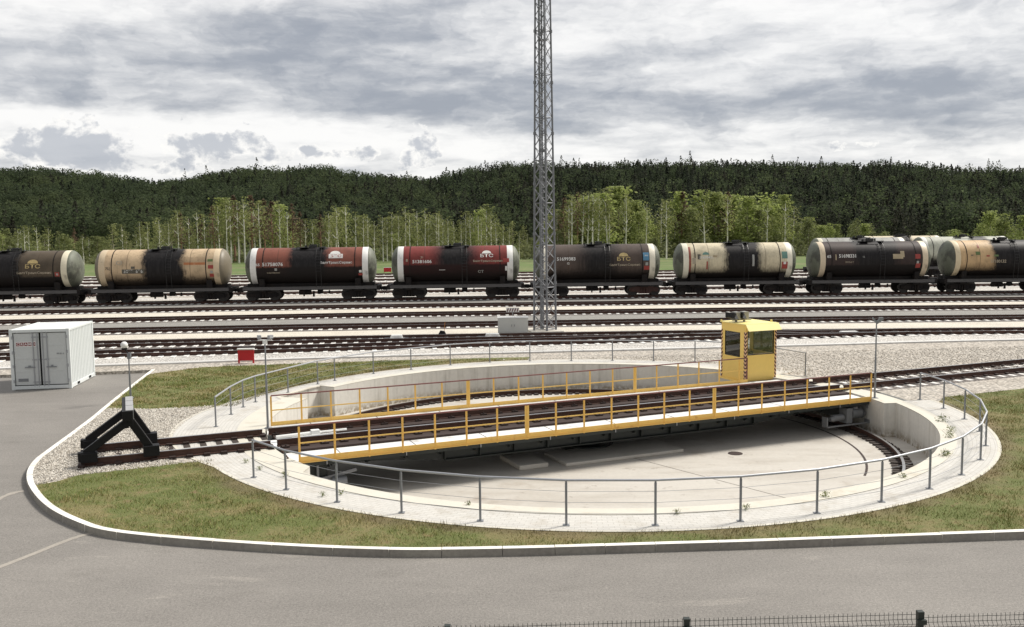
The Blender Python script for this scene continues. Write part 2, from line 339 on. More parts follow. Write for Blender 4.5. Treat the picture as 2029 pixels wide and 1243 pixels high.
# chevron warning strips
chev_m, t, b = base_mat('warning_chevrons'); co = t.node('ShaderNodeTexCoord').outputs['Object']
cx_, cy_, cz_ = t.sep(co)[:3]
ph = t.m('FRACT', t.m('MULTIPLY', t.m('SUBTRACT', cz_, t.m('ADD', t.m('ABSOLUTE', cx_), t.m('ABSOLUTE', cy_))), 6.6))
t.put(b.inputs['Base Color'], t.mix(t.m('GREATER_THAN', ph, .52), (.06, .008, .008, 1), (.80, .52, .30, 1))); b.inputs['Roughness'].default_value = .5

def polar(r, deg, z=0.): return (CX+r*math.cos(R(deg)), CY+r*math.sin(R(deg)), z)
BA = math.degrees(.404)      # bearing of the bridge
# ================================================================== GROUND AND SETTING
# far terrain: meadow running into wooded hills, one sheet to the horizon
crest_px = [(-400, 340), (0, 348), (60, 345), (130, 350), (200, 357), (270, 365), (330, 368), (380, 362), (430, 350), (500, 340), (560, 339), (640, 334),
            (700, 344), (760, 352), (850, 357), (900, 348), (960, 339), (1020, 334), (1100, 333), (1300, 329), (1500, 326), (1650, 328), (1750, 330),
            (1830, 338), (1900, 342), (2029, 343), (2500, 340)]
YC = 620.
_cx = np.array([(p[0]-1014.5)/F for p in crest_px]); _cz = np.array([CAMH+((459-(p[0]-1014.5)*.0107)-p[1])/F*YC-12 for p in crest_px])
def terrain(x, y):
    x = np.asarray(x, float); y = np.asarray(y, float); u = x/np.maximum(y, 200)
    top = np.interp(u, _cx, _cz)
    k = np.clip((y-262)/(YC-262), 0, 1); k = k*k*(3-2*k)
    dn = np.clip((y-YC)/500, 0, 1); dn = 1-.6*dn*dn*(3-2*dn)
    bumps = 2.2*np.sin(x*.021+y*.013)+1.6*np.sin(x*.05-y*.03)+1.2*np.sin(x*.013+1.3)*np.sin(y*.02)
    return k*(top*dn)+bumps*np.clip((y-262)/120, 0, 1)*np.clip(1-k*.55, 0, 1)-.012
xs = np.concatenate([np.linspace(-1500, -520, 12), np.linspace(-500, 500, 101), np.linspace(520, 1500, 12)])
ys = np.concatenate([np.array([60., 131.]), np.linspace(140, 760, 63), np.linspace(800, 2600, 14)])
m = MB(); XX, YY = np.meshgrid(xs, ys); ZZ = terrain(XX, YY); ZZ[0] = -.3; ZZ[1] = -.3
nx = len(xs); m.V = [Vector(p) for p in zip(XX.ravel(), YY.ravel(), ZZ.ravel())]
m.Fc = [(j*nx+i, j*nx+i+1, (j+1)*nx+i+1, (j+1)*nx+i) for j in range(len(ys)-1) for i in range(nx-1)]; m.Mi = [0]*len(m.Fc)
meadow_m = M('meadow', (.10, .15, .035), .95, var=.3, s1=.15, s2=1.2, c2=(.15, .165, .06), mixs=.12)
tag(m.build('meadow_and_hills', meadow_m, smooth=True), kind='structure')

def cr(pts, n=6):      # catmull-rom through 2-D points
    P = [Vector((p[0], p[1], 0)) for p in pts]; P = [P[0]*2-P[1]]+P+[P[-1]*2-P[-2]]; out = []
    for i in range(1, len(P)-2):
        for k in range(n):
            t_ = k/n; a, b_, c_, d_ = P[i-1:i+3]
            out.append(.5*((2*b_)+(c_-a)*t_+(2*a-5*b_+4*c_-d_)*t_*t_+(3*b_-a-3*c_+d_)*t_**3))
    return out+[P[-2]]
kpx = [(300, 733), (262, 762), (215, 799), (180, 828), (140, 858), (100, 887), (70, 910), (54, 932), (53, 955), (68, 982), (96, 1008), (140, 1031), (200, 1051),
       (300, 1064), (420, 1074), (600, 1085), (770, 1091), (900, 1091), (1100, 1087), (1300, 1081), (1500, 1075), (1800, 1064), (2029, 1056)]
kpts = [G(*p) for p in kpx]
d_ = (kpts[-1]-kpts[-3]).normalized(); kpts += [kpts[-1]+d_*k for k in (6, 14, 26, 45)]
kerb = cr(kpts, 6)
KN = []      # inward normals (to the island)
for i in range(len(kerb)):
    t_ = (kerb[min(i+1, len(kerb)-1)]-kerb[max(i-1, 0)]).normalized(); KN.append(Vector((-t_.y, t_.x, 0)))
KW = .15
kin = [p+n*KW for p, n in zip(kerb, KN)]
# asphalt
edgeL = [G(300, 733), G(150, 739), G(0, 743)]; edgeL[0] = kerb[0]
asp = [Vector((70, -8, 0)), Vector((70, kerb[-1].y, 0))]+[p.copy() for p in kerb[::-1]]+edgeL[1:]+[Vector((-45, edgeL[-1].y+.4, 0)), Vector((-70, 46, 0)), Vector((-70, -8, 0))]
asp = [p+Vector((0, 0, 0)) for p in asp]
sheet('asphalt_road', asp, -.13, asphalt_m)
tag(sheet('subsoil', [(-1500, -1500), (1500, -1500), (1500, -8), (-1500, -8)], -.2, meadow_m), kind='structure')
# pale joint line and sandy drift across the asphalt
def strip(name, pts, wd, z, mat, kind='structure'):
    m = MB(); P = [Vector((p[0], p[1], 0)) for p in pts]; L = []; Rr = []
    for i, p in enumerate(P):
        t_ = (P[min(i+1, len(P)-1)]-P[max(i-1, 0)]).normalized(); n_ = Vector((-t_.y, t_.x, 0))
        wi = wd[i] if isinstance(wd, (list, tuple)) else wd
        L.append((p.x+n_.x*wi/2, p.y+n_.y*wi/2, z)); Rr.append((p.x-n_.x*wi/2, p.y-n_.y*wi/2, z))
    for i in range(len(P)-1): m.add([Rr[i], Rr[i+1], L[i+1], L[i]], [(0, 1, 2, 3)])
    o = m.build(name, mat); return tag(o, kind=kind)
dust_m = M('sand_on_asphalt', (.34, .31, .27), .9, var=.25, s1=2, s2=30)
strip('asphalt_joint', cr([G(-30, 1135, -.126), G(60, 1100, -.126), G(130, 1072, -.126), G(175, 1058, -.126), G(210, 1052, -.126)], 4), .13, -.126, dust_m)
strip('sand_drift', cr([G(-20, 998, -.126), G(5, 985, -.126), G(30, 976, -.126), G(48, 973, -.126)], 3), [.12, .2, .16, .13]*3+[.1], -.125, dust_m)
# yard plateau with the pit left open
def plateau():
    outer = [p.copy() for p in kin]+[Vector((95, kin[-1].y, 0)), Vector((95, 134, 0)), Vector((-95, 134, 0)), Vector((-95, 47, 0)), Vector((-45, edgeL[-1].y+.4, 0))]+edgeL[1:][::-1]
    hole = [Vector(polar(11.3, a)) for a in np.arange(0, 360, 4)]
    vs = outer+hole; m = MB()
    for t_ in tessellate_polygon([outer, hole]):
        a, b_, c_ = [vs[i] for i in t_]
        if (b_-a).cross(c_-a).z < 0: t_ = (t_[0], t_[2], t_[1])
        m.add([(vs[i].x, vs[i].y, 0) for i in t_], [(0, 1, 2)])
    n = len(outer)        # earth edge down to the asphalt
    for i in range(n):
        a, b_ = outer[i], outer[(i+1) % n]
        m.add([(a.x, a.y, -.25), (b_.x, b_.y, -.25), (b_.x, b_.y, 0), (a.x, a.y, 0)], [(0, 1, 2, 3)])
    return m
tag(plateau().build('yard_ground', yardgravel_m), kind='structure')
# kerb stones, one metre each
m = MB(); acc_d = 0; seg0 = 0
for i in range(1, len(kerb)):
    acc_d += (kerb[i]-kerb[i-1]).length
    if acc_d > .95 or i == len(kerb)-1:
        a, b_ = kerb[seg0], kerb[i]; na, nb = KN[seg0], KN[i]; e = (b_-a).normalized()*.006
        P = lambda q, n_, k, z: (q.x+n_.x*k, q.y+n_.y*k, z)
        h = .018+random.uniform(-.004, .004)
        for k in range(seg0, i):
            p, q = kerb[k].copy(), kerb[k+1].copy()
            if k == seg0: p += e
            if k == i-1: q -= e
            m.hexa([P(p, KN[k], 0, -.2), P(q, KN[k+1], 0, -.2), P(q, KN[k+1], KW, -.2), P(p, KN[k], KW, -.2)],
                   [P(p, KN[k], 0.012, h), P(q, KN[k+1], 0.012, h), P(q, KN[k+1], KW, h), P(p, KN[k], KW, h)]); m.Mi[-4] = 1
        acc_d = 0; seg0 = i
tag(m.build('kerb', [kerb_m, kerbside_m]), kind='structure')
# turf areas
gn = [G(68, 962), G(110, 955), G(155, 942), G(240, 928), G(330, 920), G(428, 912)]+[Vector(polar(12.12, a)) for a in np.arange(-149, 6, 3)]
gn += [G(1872, 787), G(1930, 781), G(2029, 770), Vector((30, 34.5, 0)), Vector((60, 38, 0)), Vector((60, kin[-1].y, 0))]
i0 = min(range(len(kin)), key=lambda i: (kin[i]-G(62, 960)).length)
gn += [p for p in kin[i0:][::-1] if p.x < 60]
GN = [(p.x, p.y) for p in gn]
sheet('turf', GN, .004, turf_m)
gf = [kin[2], G(400, 728), G(560, 722), G(760, 715), G(900, 711), G(1050, 708)]+[Vector(polar(12.12, a)) for a in np.arange(98, 176, 3)]
gf += [G(300, 811), G(208, 812)]+[p for p in kin[2:14][::-1] if p.y > G(208, 812).y+.05]
gf = [Vector((p[0], p[1], 0)) for p in gf]
GF = [(p.x, p.y) for p in gf]
sheet('turf', GF, .004, turf_m)
whitegravel_m = gravel('white_gravel', (.62, .585, .52), (.44, .40, .34), (.36, .32, .25), 12, tint=(.30, .26, .15), contrast=.75)
GW = [p for p in kin if p.y < G(208, 812).y+.4 and p.x < G(62, 960).x+.4 and p.y > G(62, 960).y-.1]
GWp = [(p.x, p.y) for p in GW]+[tuple(G(*q)[:2]) for q in [(155, 942), (428, 912)]]+[polar(12.9, a)[:2] for a in (209, 205, 200, 195, 190, 184, 178, 172)]+[tuple(G(*q)[:2]) for q in [(400, 806), (300, 811)]]
sheet('gravel_bed', GWp, .0025, whitegravel_m)

# ---- turntable pit
RW, RA = 10.64, 10.22
def wall_r(a):       # inner radius of the pit wall by bearing
    a %= 360
    if 4 < a < 44: return RA
    if 164 <= a < 224: return RA
    if 151 < a < 164: return 11.35
    return RW
angs = sorted(set(list(np.arange(0, 360, 2.))+[4, 4.001, 44, 44.001, 164, 163.999, 224, 224.001, 151, 151.001]))
prof = [(a, wall_r(a)) for a in angs]
PIT = -1.15
pit = thing('turntable_pit', 'round concrete turntable pit with pale coping sunk in the paved circle', 'pit', (CX, CY, 0))
m = MB((CX, CY, 0)); n = len(prof)
for i in range(n):
    (a, r), (a2, r2) = prof[i], prof[(i+1) % n]
    m.add([polar(r, a, PIT-.1), polar(r2, a2, PIT-.1), polar(r2, a2, 0), polar(r, a, 0)], [(0, 1, 2, 3)])
m.build('pit_wall', wall_m, pit)
m = MB((CX, CY, 0))
for i in range(n):
    (a, r), (a2, r2) = prof[i], prof[(i+1) % n]; ro = 11.06 if 151 > a or a > 164 else 11.5; ro2 = 11.06 if 151 > a2 or a2 > 164 else 11.5
    if 196 < a < 212 or 14 < a < 32: zt = .012
    else: zt = .02
    m.add([polar(r, a, zt), polar(ro, a, zt), polar(ro2, a2, zt), polar(r2, a2, zt), polar(r, a, -.01), polar(r2, a2, -.01)], [(0, 1, 2, 3), (4, 0, 3, 5)])
m.build('coping', coping_m, pit)
m = MB((CX, CY, 0)); N = 90
m.add([polar(12.2, k*4, PIT) for k in range(N)]+[(CX, CY, PIT)], [(k, (k+1) % N, N) for k in range(N)])
tag(m.build('pit_floor', floor_m, None), kind='structure').location = (CX, CY, 0)
m = MB((CX, CY, 0))
for a in np.arange(-28, 40, 2.): m.add([polar(8.68, a, PIT+.006), polar(8.75, a, PIT+.006), polar(8.75, a+2, PIT+.006), polar(8.68, a+2, PIT+.006)], [(0, 1, 2, 3)])
m.build('drainage_groove', darkrust_m, pit)
joint_m = M('floor_joint', (.20, .175, .15), .9, var=.3, s1=3)
for a in (-52, 60, 130):
    m = MB((CX, CY, 0)); m.beam(polar(1.2, a, PIT+.002), polar(8.66, a, PIT+.002), .022, .006); m.build('floor_joint', joint_m, pit)
m = MB((CX, CY, 0)); q = G(1457, 899, PIT); m.cyl((q.x, q.y, PIT-.02), (q.x, q.y, PIT+.012), .23, n=20); m.build('drain_cover', darkrust_m, pit)
# paving ring
def pave_out(a):
    a %= 360
    if 160 < a < 214: return 12.05+.9*math.sin(math.pi*(a-160)/54)**1.0
    return 12.05
m = MB((0, 0, 0)); m2 = MB()
for a in np.arange(40, 366, 2.):
    ri = 11.48 if 150 <= a % 360 < 164 else 11.04
    m.add([polar(ri, a, .008), polar(pave_out(a), a, .008), polar(pave_out(a+2), a+2, .008), polar(ri, a+2, .008)], [(0, 1, 2, 3)])
    m2.add([polar(pave_out(a), a, .014), polar(pave_out(a)+.09, a, .014), polar(pave_out(a+2)+.09, a+2, .014), polar(pave_out(a+2), a+2, .014)], [(0, 1, 2, 3)])
tag(m.build('paving', pave_m), kind='structure'); tag(m2.build('paving_edge', coping_m), kind='structure')
# concrete plinths on the pit floor
def bl(s_, t_, z=0.):
    c_, s2_ = math.cos(.404), math.sin(.404); return (2.391+s_*c_-t_*s2_, 29.565+s_*s2_+t_*c_, z)
def plinth(label, s0, s1, t0, t1, h):
    o = thing('concrete_plinth', label, 'plinth', bl((s0+s1)/2, (t0+t1)/2, PIT), .404)
    MB().bx(-(s1-s0)/2, (s1-s0)/2, -(t1-t0)/2, (t1-t0)/2, 0, h).build('block', concrete_m, o, bevel=.02)
plinth('short concrete plinth on the pit floor below the middle of the yellow railing', -3.25, -2.3, -1.98, -.4, .14)
plinth('long low concrete plinth on the pit floor under the bridge, right of the short one', -1.8, 2.4, -2.18, -.6, .1)

# ================================================================== TRACKS
def resample(pts, step):
    P = cr(pts, 8); out = [P[0]]; d = 0
    for a, b_ in zip(P[:-1], P[1:]):
        L = (b_-a).length; t_ = step-d
        while t_ <= L: out.append(a+(b_-a)*(t_/L)); t_ += step
        d = (d+L) % step
    if (P[-1]-out[-1]).length > step*.25: out.append(P[-1])
    return out
def frames(P):
    o = []
    for i in range(len(P)):
        t_ = (P[min(i+1, len(P)-1)]-P[max(i-1, 0)]).normalized(); o.append((P[i], t_, Vector((-t_.y, t_.x, 0))))
    return o
RP = [(-.075, 0), (.075, 0), (.075, .018), (.014, .04), (.014, .14), (.04, .152), (.04, .19), (-.04, .19), (-.04, .152), (-.014, .14), (-.014, .04), (-.075, .018)]
def rail_mesh(fr, off, zb, k=1.0, org=(0, 0, 0)):
    m = MB(org); n = len(RP)
    for i, (p, t_, nn) in enumerate(fr):
        for (a, h) in RP: m.V.append(Vector((p.x+nn.x*(off+a*k), p.y+nn.y*(off+a*k), zb+h*k))-m.org)
    for i in range(len(fr)-1):
        for j in range(n):
            m.Fc.append([i*n+j, i*n+(j+1) % n, (i+1)*n+(j+1) % n, (i+1)*n+j]); m.Mi.append(1 if j == 6 else 0)
    m.Fc += [list(range(n-1, -1, -1)), list(range((len(fr)-1)*n, len(fr)*n))]; m.Mi += [0, 0]
    return m
SLP = {}
def sleeper_proto(L, wd, mat, h=.14, z=.0):
    key = (L, wd, mat.name)
    if key not in SLP:
        m = MB(); b_, c_ = wd/2, wd/2*.72
        for s_ in (-1, 1):
            x0, x1 = (s_*.25, s_*L/2) if s_ > 0 else (s_*L/2, s_*.25)
            m.hexa([(-b_, x0, -h), (b_, x0, -h), (b_, x1, -h), (-b_, x1, -h)], [(-c_, x0+.0, z), (c_, x0, z), (c_, x1-.0, z), (-c_, x1, z)])
        m.hexa([(-b_, -.25, -h), (b_, -.25, -h), (b_, .25, -h), (-b_, .25, -h)], [(-c_*.8, -.25, z-.015), (c_*.8, -.25, z-.015), (c_*.8, .25, z-.015), (-c_*.8, .25, z-.015)])
        me = bpy.data.meshes.new('sleeper'); me.from_pydata([tuple(v) for v in m.V], [], m.Fc); me.materials.append(mat); SLP[key] = me
    return SLP[key]
def track(label, pts, gauge=1.60, zr=.0, step=.61, smat=None, L=2.95, wd=.3, group=None, parts=True, smax=100, bed=None, plates=True, sz=.045):
    P = resample(pts, step); fr = frames(P); smat = smat or sleeper_m
    mid = min(fr, key=lambda f: f[0].length)[0]
    o = thing('railway_track', label, 'track', (mid.x, mid.y, 0), group=group); org = o.location
    for s_ in (-1, 1): rail_mesh(fr, s_*gauge/2, zr, org=org).build('rail', [rust_m, railtop_m], o)
    order = sorted(range(len(fr)), key=lambda i: fr[i][0].length)
    me = sleeper_proto(L, wd, smat); near = set(order[:smax]) if parts else set()
    m = MB(org)
    for i, (p, t_, nn) in enumerate(fr):
        ang = math.atan2(t_.y, t_.x)
        if i in near:
            s_ = bpy.data.objects.new('sleeper', me); link(s_, o); s_.location = (p.x-org[0], p.y-org[1], zr-.008+sz+random.uniform(-.006, .004)); s_.rotation_euler = (0, 0, ang+random.uniform(-.01, .01))
        elif parts or i % 1 == 0:
            m.box((p.x, p.y, zr-.07+sz), (wd*.8, L, .13), rz=ang)
    if m.V: tag(m.build('sleepers', smat, o), kind='stuff')
    if plates:
        m = MB(org)
        for p, t_, nn in fr:
            for s_ in (-1, 1): m.box((p.x+nn.x*s_*gauge/2, p.y+nn.y*s_*gauge/2, zr+.03+sz), (.16, .34, .05), rz=math.atan2(t_.y, t_.x))
        tag(m.build('rail_fastenings', darkrust_m, o), kind='stuff')
    if bed: strip('oily_ballast', [f[0] for f in fr[::6]]+[fr[-1][0]], gauge-.1, .008, oily_m)
    if bed: strip('track_bed', [f[0] for f in fr[::6]]+[fr[-1][0]], bed, .003, trackbed_m)
    return o
GR = 'yard tracks'
def off(pts, d): return [(x, y+d) for x, y in pts]
T0 = [(-75, 74.0), (-52, 76.9), (-33.3, 78.6), (-11.3, 80.4), (12.8, 81.1), (28.4, 80.9), (42.5, 80.6), (58, 80.3), (75, 80)]
T1 = [(-60, 68.0), (-30.1, 71.0), (-10.2, 72.6), (11.6, 73.3), (25.7, 73.1), (38.5, 73.0), (60, 72.8)]
T2 = [(-52, 60.6), (-26.9, 63.3), (-9.2, 65.0), (10.4, 65.7), (23.2, 66.0), (34.7, 65.9), (56, 65.7)]
T3 = [(-46, 54.0), (-23.8, 56.1), (-8, 57.3), (9.2, 58.1), (20.5, 58.4), (30.6, 58.3), (50, 58.1)]
T4 = [(-42, 47.2), (-20.7, 49.1), (-7, 50.1), (8.1, 50.9), (17.6, 50.8), (26.7, 50.7), (45, 50.4)]
T5 = [(-38, 42.6), (-19.1, 45.0), (-6.6, 46.8), (4, 48.35), (11, 49.5), (17.5, 50.3), (22, 50.72)]
track('yard track in front of the tank wagons, third from the tree side', T1, group=GR, bed=3.9)
track('yard track between the white gravel strip and the grey strip', T2, group=GR, bed=3.9)
track('yard track just behind the lattice mast', T3, group=GR, bed=3.9)
track('yard track just in front of the lattice mast and grey cabinet', T4, group=GR, bed=4.1)
track('curving siding nearest the turntable, joining the next track on the right', T5, group=GR, bed=3.9)
track('yard track carrying the front row of tank wagons', T0, group=GR, bed=3.9)
for k, (yy_, lb) in enumerate([(90.6, 'yard track directly behind the front row of tank wagons'), (98, 'second yard track behind the front row of wagons'), (105.6, 'yard track carrying the grey tank wagons behind'),
                               (114, 'yard track between the grey and the cream rear wagons'), (122, 'yard track carrying the cream rear wagon'), (129.5, 'farthest yard track beside the meadow')]):
    track(lb, [(-90, yy_-3.5), (-40, yy_-1.2), (0, yy_), (50, yy_+.3), (95, yy_+.2)], group=GR, parts=False, plates=False, step=1.2 if k > 2 else .61)
def lane(name, A, B, ka, kb, z, mat):    # strip of ground between two tracks
    PA = resample(A, 4.); PB = resample(B, 4.); n_ = min(len(PA), len(PB)); m = MB()
    f = lambda P, x: float(np.interp(x, [p.x for p in P], [p.y for p in P])); xs_ = np.linspace(max(PA[0].x, PB[0].x), min(PA[-1].x, PB[-1].x), 40)
    for x0, x1 in zip(xs_[:-1], xs_[1:]):
        y = [f(PA, x0)+ka, f(PA, x1)+ka, f(PB, x1)+kb, f(PB, x0)+kb]
        m.add([(x0, y[0], z), (x1, y[1], z), (x1, y[2], z), (x0, y[3], z)], [(0, 1, 2, 3)])
    tag(m.build(name, mat), kind='structure')
lane('grey_path', T1, T0, 2.3, -2.1, .006, greystrip_m)
lane('white_path', T2, T1, 2.1, -1.8, .006, cream_m)
lane('grey_path', T3, T2, 2.5, -2.0, .006, greystrip_m)
lane('sand_path', T4, T3, 2.7, -2.0, .006, cream_m)
m = MB()
for y0 in (84.6, 92.5, 100, 108.5, 116.5, 124.3):
    m.add([(-95, y0-2.5, .005), (95, y0, .005), (95, y0+3.2, .005), (-95, y0+.7, .005)], [(0, 1, 2, 3)])
tag(m.build('white_path', ballast_m), kind='structure')
sheet('ballast', [(-90, 88), (95, 88), (95, 133.8), (-90, 133.8)], .0025, ballast_m)
# cable trough alongside the siding
dp = [(-40, 38.0)]+[tuple(G(x, y+1)[:2]) for x, y in [(245, 723), (500, 714), (760, 706), (1040, 698.5), (1300, 692), (1650, 683), (1970, 674.5)]]+[(55, 49)]
P = resample(dp, 1.); tr_ = thing('cable_trough', 'long line of pale concrete cable trough covers along the siding', 'cable trough', (0, 42.5, 0))
m = MB(tr_.location)
for i in range(len(P)-1):
    a, b_ = P[i], P[i+1]; m.beam((a.x, a.y, .035), (b_.x-(b_.x-a.x)*.02, b_.y, .035), .42, .07)
m.build('trough_covers', M('trough_concrete', (.60, .59, .57), .8, var=.08), tr_)
strip('ballast_shoulder', [(p.x, p.y+1.5) for p in P], 2.6, .0045, ballast_m)
# turntable approach tracks
tl = [bl(s_, .06)[:2] for s_ in (-15.05, -13, -11.5, -10.28)]
track('short approach track with dark sleepers between the buffer stop and the turntable', tl, gauge=1.62, step=.44, smat=darksleeper_m, L=2.1, wd=.24, zr=.035, sz=-.01)
trr = [bl(s_, .06)[:2] for s_ in (10.3, 12, 16, 22, 30, 42)]
track('track leaving the turntable pit to the right between gravel and grass', trr, gauge=1.62, step=.6, zr=.02, sz=.0, L=2.6, bed=3.0)
# circular rail on the pit floor
cr_ = thing('circular_rail', 'brown circular running rail on toothed sleepers on the pit floor', 'rail', (CX, CY, PIT))
frc = []
for a in np.arange(0, 360.1, 2.): frc.append((Vector(polar(9.72, a)), Vector((-math.sin(R(a)), math.cos(R(a)), 0)), Vector((-math.cos(R(a)), -math.sin(R(a)), 0))))
rail_mesh(frc, 0, 0., org=(CX, CY, 0)).build('rail', [rust_m, railtop_m], cr_)
me = bpy.data.meshes.new('rail_tie'); mm = MB(); mm.box((0, 0, .03), (.62, .17, .06)); me.from_pydata([tuple(v) for v in mm.V], [], mm.Fc); me.materials.append(darksleeper_m)
for k in range(100):
    a = k*3.6+1; o = bpy.data.objects.new('rail_tie', me); link(o, cr_); o.location = (9.72*math.cos(R(a)), 9.72*math.sin(R(a)), 0); o.rotation_euler = (0, 0, R(a))
m = MB((CX, CY, 0))
for k in range(100):
    a = k*3.6+2.8; m.box(polar(9.72, a, .02), (.62, .17, .05), rz=R(a))
tag(m.build('rail_ties', darksleeper_m, cr_), kind='stuff')

# ================================================================== TURNTABLE BRIDGE
BR = thing('turntable_bridge', 'long yellow-railed locomotive turntable bridge spanning the round pit', 'turntable bridge', (2.391, 29.565, 0), .404)
L1, L2, W1, W2, ZB, ZT, ZR = -9.78, 9.92, -2.46, 2.62, -.08, .085, .92
ZD = -.035
TF = 2.44
def arc_end(sgn, t0, t1, r=10.16, n=10):
    return [(sgn*math.sqrt(r*r-(t0+(t1-t0)*k/n)**2), t0+(t1-t0)*k/n) for k in range(n+1)]
for (t0, t1, nm) in [(W1+.03, -1.37, 'deck_walkway'), (1.22, TF-.03, 'deck_walkway'), (-.59, .41, 'track_decking')]:
    poly = arc_end(1, t0, t1)+arc_end(-1, t0, t1)[::-1]
    m = MB(); m.prism(poly, ZD-.05, ZD); m.build(nm, deck_m, BR)
# plate joints on the walkways
for k in range(-4, 5):
    for t0, t1 in ((W1+.05, -1.39), (1.24, TF-.05)): m = MB(); m.bx(k*2.15-.01, k*2.15+.01, t0, t1, ZD+.001, ZD+.004); m.build('plate_joint', darkrust_m, BR)
poly = arc_end(1, W1+.02, TF-.02)+arc_end(-1, W1+.02, TF-.02)[::-1]
MB().prism(poly, ZD-.16, ZD-.055).build('deck_frame', girder_m, BR)
fr = [(Vector((s_, 0, 0)), Vector((1, 0, 0)), Vector((0, 1, 0))) for s_ in np.linspace(-10.1, 10.1, 12)]
for o_ in (-.75, .87): rail_mesh(fr, o_, .03, 1.1, org=(0, 0, 0)).build('rail', [rust_m, railtop_m], BR)
for o_, b0, b1 in ((-.82, -1.36, -.60), (.95, .42, 1.15)):
    m = MB(); m.bx(-10.0, 10.0, b0, b1, -.034, .03)
    for s_ in np.arange(-9.9, 9.95, .55): m.box((s_, o_, .055), (.2, .42, .045)); m.cyl((s_, o_-.16, .05), (s_, o_-.16, .12), .025, n=6); m.cyl((s_, o_+.16, .05), (s_, o_+.16, .12), .025, n=6)
    m.build('rail_bed', darkrust_m, BR)
# fascia and railings
def fascia(t0, s0, s1, sg):
    m = MB(); m.bx(s0, s1, t0-.012, t0+.012, ZB, ZT); m.bx(s0, s1, t0-.012+sg*.03, t0+.012+sg*.03, ZB, ZB+.02); m.bx(s0, s1, t0-.012+sg*.02, t0+.012+sg*.02, ZB+.06, ZB+.072)
    m.build('fascia', yellow_m, BR)
fascia(W1, L1, L2, -1); fascia(TF, L1, 8.45, 1)
NP = 21; st_ = (L2-L1)/NP
for t0, s1 in ((W1, L2), (TF, 8.42)):
    m = MB(); m.tube([(L1, t0, ZR), (s1, t0, ZR)], .022, 8); m.build('handrail', redrail_m, BR, smooth=True)
    m = MB(); m.bx(L1, s1, t0-.01, t0+.01, .44, .475); m.build('middle_rail', yellow_m, BR)
    for k in range(NP+1):
        s_ = L1+k*st_
        if s_ > s1+.02: break
        m = MB(); wd = .13 if k in (7, 14) else .055
        m.bx(s_-wd/2, s_+wd/2, t0-.008, t0+.008, ZB-.02, ZR-.02); m.bx(s_-.006, s_+.006, t0-.03, t0+.03, ZB-.02, ZR-.02)
        m.build('railing_post', yellow_m, BR)
m = MB(); m.bx(8.38, 8.44, TF-.01, TF+.01, ZB, ZR); m.build('railing_post', redrail_m, BR)
# girders below
for t0 in (-1.62, 1.75):
    m = MB(); pts_ = [(-9.6, -.1), (-9.6, -.38), (-7.5, -.45), (-5.5, -.62), (5.5, -.62), (7.5, -.45), (9.7, -.38), (9.7, -.1)]
    m.prism([(a, b_) for a, b_ in pts_], t0-.02, t0+.02, axis='y')
    m.bx(-5.5, 5.5, t0-.14, t0+.14, -.65, -.62)
    for s_ in np.arange(-8.8, 9, 1.1): m.bx(s_-.015, s_+.015, t0-.13, t0-.02, -.60 if abs(s_) < 5.6 else -.42, -.1)
    m.build('girder', girder_m, BR)
m = MB()
for k in range(18):
    s_ = -9.2+k*1.08; m.beam((s_, W1+.1, -.15), (s_+.35, -1.64, -.45), .05, .05); m.bx(s_-.04, s_+.04, W1+.05, W2-.05, -.17, -.1)
m.build('outrigger_brackets', girder_m, BR)
m = MB()
for k in range(9): m.bx(L1+.7+k*2.2, L1+.72+k*2.2, W1-.03, W1-.005, ZB-.1, ZB-.0)
m.build('drip_brackets', galv_m, BR)
m = MB(); m.cyl((0, 0, PIT-.0), (0, 0, -.6), .55, .4, n=24); m.cyl((0, 0, PIT), (0, 0, PIT+.14), .9, n=24); m.build('pivot_bearing', girder_m, BR, smooth=True)
for sg in (-1, 1):     # end trucks running on the circular rail
    m = MB(); x0 = 9.3*sg
    m.bx(x0-.32, x0+.32, -2.0, 2.1, -.66, -.2)
    m.build('end_truck', girder_m, BR)
    for t_ in (-1.75, 1.85):
        m = MB(); d = Vector((-t_, 9.55*sg, 0)).normalized() if 0 else Vector((1, 0, 0))
        xw = sg*math.sqrt(9.72**2-t_**2)-.05
        m.cyl((xw-.07, t_, PIT+.19+.27), (xw+.07, t_, PIT+.19+.27), .27, n=24); m.build('wheel', wheel_m, BR, smooth=True)
m = MB(); m.bx(8.95, 9.2, -2.36, -2.0, -.80, -.28, 0); m.cyl((9.25, -2.2, -.5), (9.68, -2.2, -.5), .17, .17, 20, 0); m.cyl((8.45, -2.2, -.6), (8.9, -2.2, -.6), .12, .12, 16, 0); m.cyl((8.3, -2.25, -.62), (8.45, -2.25, -.62), .08, .1, 12); m.bx(9.3, 9.5, -2.3, -2.1, -.34, -.26)
for k in range(7): m.cyl((9.3+k*.055, -2.2, -.5), (9.315+k*.055, -2.2, -.5), .185, .185, 16)
m.build('drive_motor', machine_m, BR); m = MB()
m.bx(8.0, 9.95, -2.44, -2.36, -.86, -.82); m.bx(8.0, 8.05, -2.44, -2.2, -.86, -.5); m.bx(9.9, 9.95, -2.44, -2.2, -.86, -.74); m.cyl((9.75, -2.2, -.55), (9.86, -2.2, -.55), .15, .1, 16)
m.build('drive_carrier', machine_m, BR)
m = MB(); m.cyl((10.0, -2.25, -.35), (10.0, -2.25, -.18), .06, n=12); m.box((9.95, -2.3, -.25), (.1, .1, .2)); m.build('cable_gland', galv_m, BR)
m = MB(); m.cyl((-9.25, -2.1, -1.0), (-9.25, -2.1, -.2), .04, n=10); m.beam((-9.6, -2.1, -.75), (-8.2, -2.1, -.5), .07, .09); m.cyl((-8.9, -2.2, -.75), (-8.5, -2.2, -.75), .13, n=14); m.build('track_brake', galvdark_m, BR)
